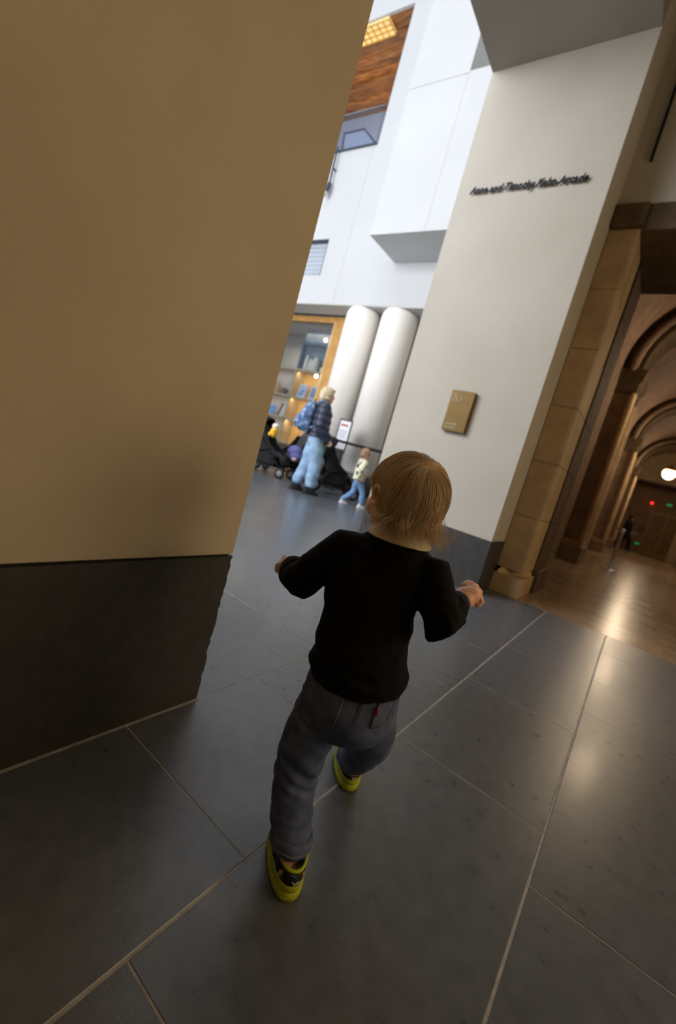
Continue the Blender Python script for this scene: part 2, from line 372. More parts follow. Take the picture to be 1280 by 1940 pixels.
S('wall_header', MB().box((-2.05, .815, 4.13), (-.872, 3.48, 13.8)), 'soffit_cream_shaded')
S('ceiling_passage', MB().box((-.872, -3.2, 5.0), (3.2, 3.9, 5.2)), 'plaster_cream')
S('wall_right', MB().box((3.2, -3.2, 0), (3.4, 3.9, 5.2)), 'plaster_tan')
S('wall_back', MB().box((-.844, -3.4, 0), (3.4, -3.2, 5.2)), 'plaster_tan')
S('wall_portal', MB().box((-.872, 3.9, 3.2), (3.4, 4.15, 5.2)).box((1.75, 3.9, 0), (3.4, 4.15, 3.2)), 'plaster_cream')
sl = MB().box((-.752, 3.875, 3.52), (-.735, 3.899, 4.7)).build('banner_rail', m_['black_metal']); tag(sl, 'thin black vertical rail high on the wall above the stone portal', 'rail')
# atrium shell
S('wall_atrium_front', MB().box((-12, -4.2, 0), (-.844, -3.2, 13.8)), 'atrium_white')
S('wall_atrium_side', MB().box((-12.2, -4.2, 0), (-11.2, 9.6, 13.8)), 'atrium_white')
S('ceiling_atrium', MB().box((-12, -4.2, 13.8), (3.4, 12, 14.0)), 'atrium_white')
# facade above the columns: opening on the upper floor at left (z 7.35 .. 10.1, x < -6.78), window opening z 4.56..5.36 x<-7.45
YF = 7.7
fc = MB()
fc.box((-6.78, YF, 3.9), (-2.05, YF + .3, 13.8)).box((-11.2, YF, 5.38), (-6.78, YF + .3, 7.33)).box((-7.46, YF, 4.56), (-6.78, YF + .3, 5.38))
fc.box((-11.2, YF, 3.9), (-6.78, YF + .3, 4.56)).box((-11.2, YF, 10.1), (-6.78, YF + .06, 13.8))
wa = S('wall_atrium_facade', fc, 'atrium_white')
MB().box((-6.875, YF - .004, 3.9), (-6.865, YF + .001, 7.33)).build('panel_joint', m_['grey_panel'], wa)
S('trim_3', MB().box((-11.2, YF - .015, 3.895), (-2.05, YF + .02, 3.925)), 'grey_panel')
S('ceiling_arcade_soffit', MB().box((-11.2, YF + .301, 3.9), (-2.05, 10.2, 4.1)), 'atrium_white')
S('trim_4', MB().box((-11.2, 8.28, 3.86), (-6.72, 8.36, 3.9)), 'glass_trim')
S('wall_behind_columns', MB().box((-6.78, 8.6, 0), (-2.05, 8.8, 3.9)), 'plaster_cream')
# window with pale blind in the facade
wn = S('window_1', MB().box((-7.5, YF + .02, 4.52), (-7.46, YF + .12, 5.40)).box((-11.2, YF + .02, 5.36), (-7.46, YF + .12, 5.40)), 'glass_trim')
for i in range(8): MB().box((-11.2, YF + .14, 4.565 + i * .1), (-7.47, YF + .16, 4.565 + i * .1 + .092)).build('blind_slat', m_['shade_blind'], wn)
MB().box((-11.2, YF + .25, 4.5), (-7.4, YF + .28, 5.4)).build('backing', m_['display_grey'], wn)
# large white volume hanging in front of the facade, with recessed joints
vb = MB(); vb.box((-5.5, 6.68, 4.79), (-2.06, YF, 7.30)); vb.box((-5.5, 6.68, 7.32), (-4.36, YF, 13.8)); vb.box((-5.49, 6.69, 7.29), (-4.37, YF, 7.33))
bay = S('wall_atrium_bay', vb, 'atrium_white')
MB().box((-4.365, 6.677, 4.79), (-4.357, 6.6805, 7.30)).build('panel_joint', m_['grey_panel'], bay)
MB().box((-4.36, 6.685, 7.3), (-2.06, YF, 7.345)).build('ledge', m_['atrium_white'], bay)
# room behind the upper opening: timber ceiling boards, beam, lattice lamp, glass guard
cw = S('ceiling_timber', MB().box((-11.2, YF + .07, 10.16), (-6.78, 12, 10.3)), 'wood_ceiling')
for i in range(13):
    y0 = 7.765 + i * .17; z = 10.1 - (.09 if i in (7,) else 0) + (.02 if i % 2 else 0)
    MB().box((-11.2, y0, z), (-6.79, y0 + .163, 10.16)).build('board', m_['wood_ceiling'], cw, bevel=.004)
S('wall_upper_room', MB().box((-11.2, 9.95, 7.3), (-6.79, 10.2, 10.16)), 'shade_blind')
S('floor_upper_room', MB().box((-11.2, YF + .3, 7.1), (-6.78, 10, 7.3)), 'atrium_white')
lp = thing('ceiling_light', 'glowing amber lattice light panel set into the timber ceiling upstairs', 'light', (-7.8, 7.9, 10.1))
MB().box((-8.7, 7.75, 10.04), (-7.45, 8.1, 10.09)).build('diffuser', m_['panel_glow'], lp, world=True)
mb = MB()
for i in range(9): x = -8.7 + i * 1.25 / 8; mb.box((x - .006, 7.75, 10.02), (x + .006, 8.1, 10.04))
for i in range(4): yy = 7.75 + i * .35 / 3; mb.box((-8.7, yy - .006, 10.02), (-7.45, yy + .006, 10.04))
mb.build('lattice', m_['brass'], lp, world=True)
gb = thing('glass_balustrade', 'glass guard with dark edging on the upper floor by the timber ceiling', 'balustrade', (-7.8, 7.7, 7.33))
MB().box((-10.5, YF - .02, 7.36), (-6.84, YF, 8.1)).build('glass_panel', m_['balustrade_glass'], gb, world=True)
MB().box((-6.86, YF, 7.36), (-6.84, YF + .9, 8.1)).build('glass_panel', m_['balustrade_glass'], gb, world=True)
MB().box((-10.5, YF - .03, 7.31), (-6.80, YF + .01, 7.345)).build('bottom_rail', m_['glass_trim'], gb, world=True)
# pale sloping panel behind the glass with dark edging
def quadp(a, b, c, d, t=.02): 
    return MB().prism([a, b, c, d], (0, t, 0))
quadp((-7.80, YF + .04, 7.36), (-6.86, YF + .04, 7.36), (-7.30, YF + .04, 7.74), (-7.86, YF + .04, 7.74)).build('pale_panel', m_['atrium_white'], gb, world=True)
mb = MB()
for a, b in (((-7.80, 7.73, 7.36), (-6.86, 7.73, 7.36)), ((-6.86, 7.73, 7.36), (-7.3, 7.73, 7.75)), ((-7.3, 7.73, 7.75), (-7.86, 7.73, 7.75)), ((-7.86, 7.73, 7.75), (-7.80, 7.73, 7.36))): mb.tube([a, b], .018, 6)
mb.build('panel_edging', m_['glass_trim'], gb, world=True)
MB().box((-10.5, YF - .025, 8.1), (-6.84, YF + .005, 8.12)).build('top_rail', m_['chrome'], gb, world=True)
sp = thing('hanging_spotlight', 'small dark spotlight on a rod against the white atrium wall', 'light', (-7.82, 7.55, 6.3))
MB().tube([(-7.83, 7.6, 7.36), (-7.80, 7.6, 6.55)], .022, 8).build('rod', m_['glass_trim'], sp, world=True)
MB().tube([(-7.80, 7.6, 6.9), (-7.80, 7.70, 6.9)], .02, 8).build('wall_bracket', m_['glass_trim'], sp, world=True)
MB().tube([(-7.80, 7.6, 6.56), (-7.80, 7.56, 6.38)], [.05, .06], 12).build('lamp_head', m_['glass_trim'], sp, world=True)
MB().tube([(-7.80, 7.555, 6.36), (-7.80, 7.54, 6.30)], .05, 12).build('lens', m_['grey_panel'], sp, world=True)

# columns
for i, (cx, cy) in enumerate(((-6.13, 8.0), (-5.2, 8.0))):
    c = thing('column', ['thick round white column next to the timber shop window frame', 'thick round white column beside the pier with the bronze sign'][i], 'column', (cx, cy, 0))
    mb = MB(); mb.lathe([(.385, .43), (.385, 3.72), (.378, 3.80), (.355, 3.86), (.33, 3.9)], (0, 0, 0), 64); mb.build('shaft', m_['column_white_lit'], c, True)
    MB().lathe([(.405, 0), (.405, .425), (.40, .43)], (0, 0, 0), 64).build('base', m_['dark_stone'], c, True)

# ------------------------------------------------------------------ museum shop
YS = 8.3
sh = S('window_2', MB().box((-11.2, YS, 3.72), (-6.72, YS + .1, 3.86)).box((-7.14, YS - .02, 0), (-6.78, YS + .12, 3.86)).box((-11.2, YS, 0), (-7.14, YS + .1, .25)), 'oak', bevel=.004)
MB().box((-7.175, YS - .01, .25), (-7.135, YS + .1, 3.74)).build('inner_trim', m_['oak_pale'], sh, bevel=.003)
MB().box((-11.2, YS + .04, .25), (-7.16, YS + .05, 3.72)).build('pane', m_['shop_glass'], sh)
S('wall_shop', MB().box((-11.2, 10.0, 0), (-6.5, 10.2, 3.9)).box((-6.72, YS + .12, 0), (-6.5, 10, 3.9)), 'plaster_cream')
bk = thing('display_shelf', 'pale oak display shelving with a golden back behind the shop glass', 'shelf', (-8.2, 8.7, 0))
for z in (.6, 1.22, 1.80, 2.50): MB().box((-10.6, 8.40, z), (-7.22, 8.78, z + .05)).build('shelf_board', m_['oak_pale'], bk, world=True, bevel=.004)
for x in (-10.6, -9.35, -8.16): MB().box((x, 8.40, .0), (x + .06, 8.78, 2.50)).build('divider', m_['oak_pale'], bk, world=True, bevel=.004)
MB().box((-8.1, 8.78, .0), (-7.45, 8.82, 2.5)).build('back_panel', m_['gold_panel'], bk, world=True)
MB().box((-10.6, 8.79, .6), (-8.16, 8.81, 2.5)).build('back_panel', m_['beige_fabric'], bk, world=True)
dp = thing('display_case', 'blue grey display case with pale objects in the upper shop window', 'display case', (-7.9, 8.7, 2.56))
MB().box((-8.55, 8.92, 2.56), (-7.25, 9.0, 3.72)).build('back_board', m_['display_grey'], dp, world=True)
for a, b in (((-8.5, 8.80, 2.56), (-8.42, 8.9, 3.32)), ((-7.42, 8.80, 2.56), (-7.34, 8.9, 3.32)), ((-8.5, 8.80, 3.28), (-7.34, 8.9, 3.36)), ((-8.5, 8.80, 2.56), (-7.34, 8.9, 2.66))):
    MB().box(a, b).build('frame_bar', m_['display_blue'], dp, world=True, bevel=.004)
def vase(x, y, z, h, r, lab, grp=None, mat='ceramic', prof=None):
    prof = prof or [(.5, 0), (.9, .2), (1, .45), (.75, .75), (.4, .9), (.45, 1)]
    o = MB().lathe([(a * r, b * h) for a, b in prof], (0, 0, 0), 20).build('vase' if 'vase' in lab else 'lamp' if 'lamp' in lab else 'bowl', m_[mat], None, True)
    o.location = (x, y, z); tag(o, lab, 'vase' if 'vase' in lab else 'lamp' if 'lamp' in lab else 'bowl', grp); return o
vase(-7.82, 8.72, 2.55, .40, .12, 'large cream round vase in the upper shop window'); 
vase(-8.13, 8.72, 2.55, .44, .06, 'taller of two slim pale vases left of the large round vase'); vase(-7.99, 8.72, 2.55, .36, .055, 'shorter of two slim pale vases left of the large round vase')
vase(-7.5, 8.72, 2.55, .15, .1, 'low pale bowl right of the large round vase', prof=[(.4, 0), (.5, .1), (.9, .6), (1, 1)])
cone = [(1, 0), (.95, .08), (.55, .6), (.3, .9), (.28, 1)]
vase(-8.27, 8.55, 1.27, .42, .14, 'white cone shaped lamp on the lower shop shelf', mat='ceramic', prof=cone)
vase(-8.75, 8.55, 1.85, .30, .15, 'tan cone shaped lamp on the middle shop shelf', mat='tan_goods', prof=cone)
vase(-8.5, 8.6, 1.85, .16, .09, 'brown bowl on the middle shop shelf by the tan lamp', mat='brown_goods', prof=[(.4, 0), (.5, .1), (.9, .6), (1, 1)])
vase(-7.7, 8.6, 1.27, .26, .12, 'orange lit tan vase on the lower shelf against the golden back', mat='tan_goods')
def book(x, y, z, w, h, mat, lab):
    b = thing('book', lab, 'book', (x, y, z)); R = Matrix.Rotation(-.16, 3, 'X')
    MB().obox((0, 0, h / 2), (w, .03, h), R).build('cover', m_[mat], b, bevel=.003)
    MB().obox((0, 0, h / 2), (w - .015, .022, h + .004), R).build('pages', m_['paper'], b)
    return b
b1 = book(-7.80, 8.50, 1.85, .27, .34, 'paper', 'pale book with a blue picture on its cover on the golden shelf')
MB().obox((0, -.019, .175), (.21, .004, .26), Matrix.Rotation(-.16, 3, 'X')).build('cover_picture', m_['blue_book'], b1)
b2 = book(-7.42, 8.50, 1.85, .24, .34, 'paper', 'pale book with a grey cover panel beside the woman')
MB().obox((0, -.019, .175), (.16, .004, .26), Matrix.Rotation(-.16, 3, 'X')).build('cover_picture', m_['grey_book'], b2)
b3 = book(-8.72, 8.52, 1.27, .2, .24, 'blue_goods', 'light blue book on the lower shop shelf at the wall edge')
b4 = book(-8.5, 8.66, 1.27, .16, .36, 'brown_goods', 'brown book standing behind the white cone lamp')
for z, zz, lab in ((3.28, 0, 'upper round white spotlight behind the shop window post'), (2.40, 0, 'lower round white spotlight behind the shop window post')):
    s_ = thing('spotlight', lab, 'light', (-7.26, 8.25, z), group=None)
    MB().ell((0, 0, 0), (.042, .042, .042)).build('bulb', m_['spot_glow'], s_, True)
    MB().tube([(.0, .02, 0), (.06, .07, 0)], .02, 8).build('housing', m_['black_metal'], s_, True)

# ------------------------------------------------------------------ portal and arcade (stone)
def blocks(parent, x0, x1, y0, y1, z0, z1, h, mat, name='stone_block', gap=.004, jit=.0015):
    z = z0; k = 0
    while z < z1 - .02:
        zt = min(z + h, z1)
        j = random.uniform(-jit, jit)
        MB().box((x0 + j, y0 + j, z + gap / 2), (x1 + j, y1, zt - gap / 2)).build(name, m_[mat], parent, world=True, bevel=.003); z = zt
pj = thing('stone_pilaster', 'tan stone pilaster on a moulded base beside the cream plaster pier', 'pilaster', (-.74, 4.1, 0))
MB().box((-.868, 3.84, 0), (-.63, 4.36, .165)).build('base', m_['limestone'], pj, world=True, bevel=.004)
MB().loft([((-.75, 4.1, z), (.12 + d, 0, 0), (0, .26 + d, 0)) for z, d in ((.165, .0), (.175, .008), (.19, .008), (.2, -.006), (.215, -.012))], 4, 200).build('base_moulding', m_['limestone'], pj, world=True)
blocks(pj, -.868, -.655, 3.885, 4.34, .215, 3.02, .47, 'limestone')
MB().box((-.868, 3.84, 3.02), (-.64, 4.36, 3.19)).build('capital', m_['limestone_shaded'], pj, world=True, bevel=.012)
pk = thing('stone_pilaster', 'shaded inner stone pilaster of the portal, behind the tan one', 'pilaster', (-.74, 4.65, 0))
MB().box((-.9, 4.39, 0), (-.60, 4.98, .165)).build('base', m_['limestone_shaded'], pk, world=True, bevel=.004)
MB().box((-.9, 4.38, .165), (-.61, 4.97, .21)).build('base_moulding', m_['limestone_shaded'], pk, world=True, bevel=.012)
blocks(pk, -.9, -.645, 4.38, 4.92, .21, 3.0, .47, 'limestone_shaded')
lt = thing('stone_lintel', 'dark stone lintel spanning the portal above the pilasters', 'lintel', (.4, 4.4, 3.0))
MB().box((-.655, 3.88, 3.0), (1.8, 4.94, 3.2)).build('soffit_block', m_['limestone_shaded'], lt, world=True, bevel=.01)
MB().box((-.9, 4.16, 3.2), (1.8, 4.94, 5.2)).build('upper_block', m_['limestone_shaded'], lt, world=True)
pr = thing('stone_pilaster', 'tan stone pilaster at the far right side of the portal', 'pilaster', (1.6, 4.1, 0))
blocks(pr, 1.45, 1.75, 3.9, 4.9, 0, 3.0, .47, 'limestone')
MB().box((1.41, 3.86, 0), (1.75, 4.94, .2)).build('base', m_['limestone'], pr, world=True, bevel=.01)
AX = .40; RW = 1.45; SPR = 3.50
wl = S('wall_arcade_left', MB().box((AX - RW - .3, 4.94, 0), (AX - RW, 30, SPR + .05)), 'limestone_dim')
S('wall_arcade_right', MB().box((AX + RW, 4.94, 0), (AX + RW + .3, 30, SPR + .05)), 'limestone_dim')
mb = MB(); n = 28
ro, ri = RW + .25, RW
for k in range(n + 1):
    a = PI * k / n
    for yy in (4.95, 25.5):
        for r in (ri, ro): mb.v.append((AX - r * math.cos(a), yy, SPR + r * math.sin(a)))
for k in range(n):
    q = 4 * k; mb.f += [(q, q + 4, q + 6, q + 2), (q + 1, q + 3, q + 7, q + 5)]
S('ceiling_arcade_vault', mb, 'vault_stone')
S('wall_arcade_near', MB().box((AX - RW - .3, 4.945, 4.9), (AX + RW + .3, 5.0, 5.25)), 'vault_stone')
def rib(y0, y1, ri, i):
    t = thing('vault_rib', ['nearest', 'second', 'third', 'farthest'][i] + ' round stone rib crossing the arcade vault', 'arch', (AX, (y0 + y1) / 2, SPR), group=None)
    n = 22
    for k in range(n):
        a0, a1 = PI * k / n + .002, PI * (k + 1) / n - .002; b = MB()
        vs = []
        for a in (a0, a1):
            for r in (ri, RW + .05):
                for yy in (y0, y1): vs.append((AX - r * math.cos(a), yy, SPR + r * math.sin(a)))
        b.add(vs, [(0, 1, 5, 4), (2, 6, 7, 3), (0, 4, 6, 2), (1, 3, 7, 5), (0, 2, 3, 1), (4, 5, 7, 6)])
        b.build('voussoir', m_['limestone_shaded' if i < 3 else 'limestone'], t, world=True)
    mb = MB()
    for yy in (y0 - .05, y1 + .05):
        mb.tube([(AX - (ri + .13) * math.cos(PI * k / 24), yy, SPR + (ri + .13) * math.sin(PI * k / 24)) for k in range(25)], .06, 8)
    mb.build('moulding', m_['limestone_dim'], t, world=True)
def pier(y0, y1, side, i, w=.3):
    x = AX + side * RW; xi = x - side * w; a, b = min(x, xi), max(x, xi)
    nm = ['nearest', 'second', 'third', 'farthest'][i]
    t = thing('stone_pier', '%s carved stone pier on the %s side of the arcade' % (nm, 'left' if side < 0 else 'right'), 'pier', ((a + b) / 2, (y0 + y1) / 2, 0))
    c0, c1 = (a + .002, b + .06) if side < 0 else (a - .06, b - .002)
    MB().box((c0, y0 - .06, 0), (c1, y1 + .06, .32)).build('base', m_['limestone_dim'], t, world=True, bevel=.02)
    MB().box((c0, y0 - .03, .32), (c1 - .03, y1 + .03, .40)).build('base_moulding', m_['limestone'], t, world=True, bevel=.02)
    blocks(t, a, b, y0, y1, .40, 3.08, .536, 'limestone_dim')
    mb = MB()
    for z, d in ((3.08, .0), (3.14, .03), (3.26, .03), (3.30, .07), (3.44, .09), (3.50, .09)):
        da, db = (-.002, d) if side < 0 else (d, -.002); mb.v += [(a - da, y0 - d, z), (b + db, y0 - d, z), (b + db, y1 + d, z), (a - da, y1 + d, z)]
    for k in range(5):
        for j in range(4): mb.f.append((4 * k + j, 4 * k + (j + 1) % 4, 4 * k + 4 + (j + 1) % 4, 4 * k + 4 + j))
    mb.f += [(3, 2, 1, 0), (20, 21, 22, 23)]
    mb.build('capital', m_['limestone_shaded'], t, world=True)
    # slim half columns at the corners
    for yy in (y0 - .01, y1 + .01):
        MB().tube([(xi, yy, .42), (xi, yy, 3.06)], .055, 10).build('colonnette', m_['limestone'], t, True, world=True)
for i, (a, b) in enumerate(((8.9, 9.8), (15.2, 16.1), (21.4, 22.3))):
    rib(a, b, RW - .3, i); pier(a, b, -1, i); pier(a, b, 1, i)
for yy, lab in ((6.6, 'shallow stone wall strip in the first arcade bay, left side'), (12.4, 'shallow stone wall strip in the second arcade bay, left side')):
    t = thing('wall_strip', lab, 'pilaster', (-1.0, yy, 0)); blocks(t, AX - RW + .001, AX - RW + .1, yy, yy + .5, .3, 3.3, .5, 'limestone')
    MB().box((AX - RW + .001, yy - .05, 0), (AX - RW + .15, yy + .55, .3)).build('base', m_['limestone_dim'], t, world=True, bevel=.01)
# end of the arcade
S('wall_arcade_end', MB().box((AX - RW - .3, 25.5, 3.45), (AX + RW + .3, 25.8, 5.3)).box((AX - RW - .3, 25.5, 0), (-.78, 25.8, 3.45)).box((1.35, 25.5, 0), (AX + RW + .3, 25.8, 3.45)), 'limestone')
S('trim_5', MB().box((-.78, 25.48, 3.38), (1.35, 25.9, 3.47)), 'black_metal')
S('wall_lobby', MB().box((-2.2, 28.6, 0), (3.2, 28.9, 4)).box((-2.2, 25.8, 0), (-2.0, 28.6, 4)).box((3, 25.8, 0), (3.2, 28.6, 4)), 'gold_wall')
S('ceiling_lobby', MB().box((-2.2, 25.8, 3.6), (3.2, 28.9, 3.8)), 'gold_wall')
S('wall_arcade_cap', MB().box((-2.2, 30, 0), (3.4, 30.2, 6)), 'gold_wall')
dr = S('door_1', MB().box((.25, 28.55, 0), (1.75, 28.6, 2.3)), 'oak')
for x in (.33, 1.05):
    for z in (.15, 1.2): MB().box((x, 28.52, z), (x + .6, 28.55, z + .95)).build('door_panel', m_['gold_wall'], dr, bevel=.01)
MB().tube([(.98, 28.49, .95), (.98, 28.49, 1.25)], .015, 8).build('door_handle', m_['brass'], dr)
def small(name, box, mat, lab, cat, hous=None):
    t = thing(name, lab, cat, tuple((V(box[0]) + V(box[1])) / 2)); MB().box(*box).build('lit_face', m_[mat], t, world=True, bevel=.005)
    a, b = V(box[0]), V(box[1]); MB().box((a.x - .02, b.y, a.z - .02), (b.x + .02, b.y + .05, b.z + .02)).build('housing', m_['black_metal'], t, world=True); return t
small('warning_light', ((.06, 28.45, 2.62), (.17, 28.5, 2.73)), 'red_glow', 'small glowing red light high on the golden end wall', 'light')
small('exit_light', ((.74, 28.45, 2.72), (.98, 28.5, 2.84)), 'green_glow', 'dim green exit light above the wooden doors at the end', 'light')
small('exit_light', ((.02, 28.45, .34), (.20, 28.5, .46)), 'green_glow', 'bright green exit light low on the golden end wall', 'light')
t = thing('wall_notice', 'small pale grey notice on the golden end wall', 'notice', (.0, 28.5, 1.2))
MB().box((-.05, 28.52, 1.12), (.22, 28.56, 1.4)).build('frame', m_['black_metal'], t, world=True); MB().box((-.03, 28.51, 1.14), (.20, 28.53, 1.38)).build('sheet', m_['grey_print'], t, world=True)
# hanging globes
for i, (x, yy) in enumerate(((.42, 8.7), (.38, 14.8), (.27, 21.0))):
    t = thing('globe_lamp', ['brass and glass globe lamp, nearest in the arcade', 'brass and glass globe lamp hung mid arcade', 'glowing white globe lamp hanging near the end of the arcade'][i], 'lamp', (x, yy, 3.5))
    MB().lathe([(.05, -.30), (.14, -.26), (.205, -.16), (.22, -.04), (.20, .02), (.16, .05)], (0, 0, 0), 24).build('globe', m_['globe_glow'], t, True)
    MB().lathe([(.17, .04), (.19, .07), (.13, .12), (.10, .20), (.04, .26), (.02, .30)], (0, 0, 0), 24).build('crown', m_['brass'], t, True)
    ch = MB()
    for k in range(int((SPR + RW - 3.8) / .07)): ch.tube([(0, 0, .30 + k * .07), (0, 0, .36 + k * .07)], [.012, .012], 6)
    ch.build('chain', m_['brass'], t)
    point('globe_lamp_light', (x, yy, 3.12), .2, [32, 54, 56][i], WARM)
sc_ = thing('wall_sconce', 'small glowing wall light on the nearest arcade pier', 'light', (-1.06, 9.35, 2.03))
MB().ell((.02, -.02, .0), (.07, .07, .15)).build('lamp_glass', m_['sconce_glow'], sc_, True)
MB().tube([(.02, -.02, -.14), (.02, .02, -.5)], .014, 8).build('stem', m_['black_metal'], sc_, True)
po = thing('stanchion_post', 'shiny steel barrier post standing alone on the arcade floor', 'barrier post', (-.235, 9.9, 0))
MB().lathe([(.16, 0), (.16, .015), (.04, .03)], (0, 0, 0), 24).build('base', m_['brushed_steel'], po, True)
MB().lathe([(.032, .02), (.032, .72), (.042, .73), (.042, .83), (.02, .85)], (0, 0, 0), 16).build('post', m_['brushed_steel'], po, True)
MB().box((-.16, -.01, .79), (-.03, .01, .83)).build('belt_end', m_['brass'], po)

# ------------------------------------------------------------------ sign, letters on the pier
t = thing('wall_lettering', 'row of dark metal italic letters high on the cream pier', 'lettering', (-1.92, 3.478, 3.14))
Mx = Matrix.Translation((-1.925, 3.462, 3.135)) @ Matrix.Rotation(PI / 2, 4, 'X')
words = 'Anne and Timothy Kahn Arcade'
text_mesh(words, .083, .007, m_['letter_metal'], 'letters', t, Mx, shear=.32, width=.90)
sg = thing('direction_sign', 'bronze rectangular sign with a wheelchair symbol on the cream pier', 'sign', (-1.44, 3.478, 1.36))
MB().box((-1.541, 3.44, 1.195), (-1.343, 3.478, 1.531)).build('plate', m_['bronze_sign'], sg, world=True, bevel=.002)
def fl2(pts, r, mb, y=3.4385): mb.tube([(x, y, z) for x, z in pts], r, 6)
mb = MB(); cx, cz = -1.497, 1.458
fl2([(cx + .017 * math.cos(a), cz + .017 * math.sin(a)) for a in [math.radians(v) for v in range(130, 361, 23)]], .0022, mb)
fl2([(cx - .003, cz + .031), (cx, cz + .012), (cx + .013, cz + .011), (cx + .018, cz - .011), (cx + .024, cz - .009)], .0026, mb)
fl2([(cx - .002, cz + .022), (cx + .012, cz + .021)], .002, mb); mb.ell((cx - .003, 3.4385, cz + .041), (.0055, .003, .0055), nu=12, nv=8)
mb.build('wheelchair_symbol', m_['sign_white'], sg, world=True)
mb = MB(); fl2([(-1.458, 1.487), (-1.437, 1.462), (-1.458, 1.437)], .002, mb); mb.build('arrow', m_['sign_white'], sg, world=True)
for s_, z, w in (('Accessible', 1.246, .098), ('Exit Route', 1.218, .094)):
    text_mesh(s_, .026, .001, m_['sign_white'], 'lettering', sg, Matrix.Translation((-1.52, 3.4385, z)) @ Matrix.Rotation(PI / 2, 4, 'X'), width=w)

# ------------------------------------------------------------------ queue belt, sign stand
qb = thing('queue_belt', 'black belt barrier stretched in front of the white columns', 'barrier', (-4.8, 6.9, 0))
for x in (-5.75, -3.3):
    MB().lathe([(.16, 0), (.16, .02), (.035, .035), (.032, .95), (.045, .96), (.045, 1.03), (.02, 1.04)], (x, 6.9, 0), 18).build('post', m_['black_metal'], qb, True, world=True)
MB().box((-5.75, 6.895, .955), (-3.3, 6.902, 1.01)).build('belt', m_['black_fabric'], qb, world=True)
st = thing('sign_stand', 'black framed notice on two thin legs behind the queue belt', 'sign', (-5.0, 7.05, 0))
x0, x1, z0, z1 = -5.33, -5.04, .83, 1.42
mb = MB()
for a, b in (((x0, z0), (x1, z0)), ((x1, z0), (x1, z1)), ((x1, z1), (x0, z1)), ((x0, z1), (x0, z0)), ((x0, .78), (x1, .78))): mb.tube([(a[0], 7.12, a[1]), (b[0], 7.12, b[1])], .015, 8)
mb.build('frame', m_['black_metal'], st, True, world=True)
MB().box((x0 + .01, 7.115, z0 + .01), (x1 - .01, 7.125, z1 - .01)).build('sheet', m_['paper'], st, world=True)
mb = MB(); mb.box((x0 + .04, 7.112, 1.30), (x1 - .07, 7.1145, 1.335)); mb.build('heading_print', m_['red_print'], st, world=True)
mb = MB()
for k, w in enumerate((.07, .05, .09, .06)): mb.box((x0 + .04, 7.112, 1.20 - k * .045), (x1 - w, 7.1145, 1.212 - k * .045))
mb.build('text_print', m_['grey_print'], st, world=True)
for x in (x0 + .06, x1 - .06): MB().tube([(x, 7.12, .015), (x, 7.12, .8)], .009, 8).build('leg', m_['black_metal'], st, True, world=True)
MB().box((x0, 7.02, 0), (x1, 7.24, .015)).build('foot_plate', m_['black_metal'], st, world=True, bevel=.003)

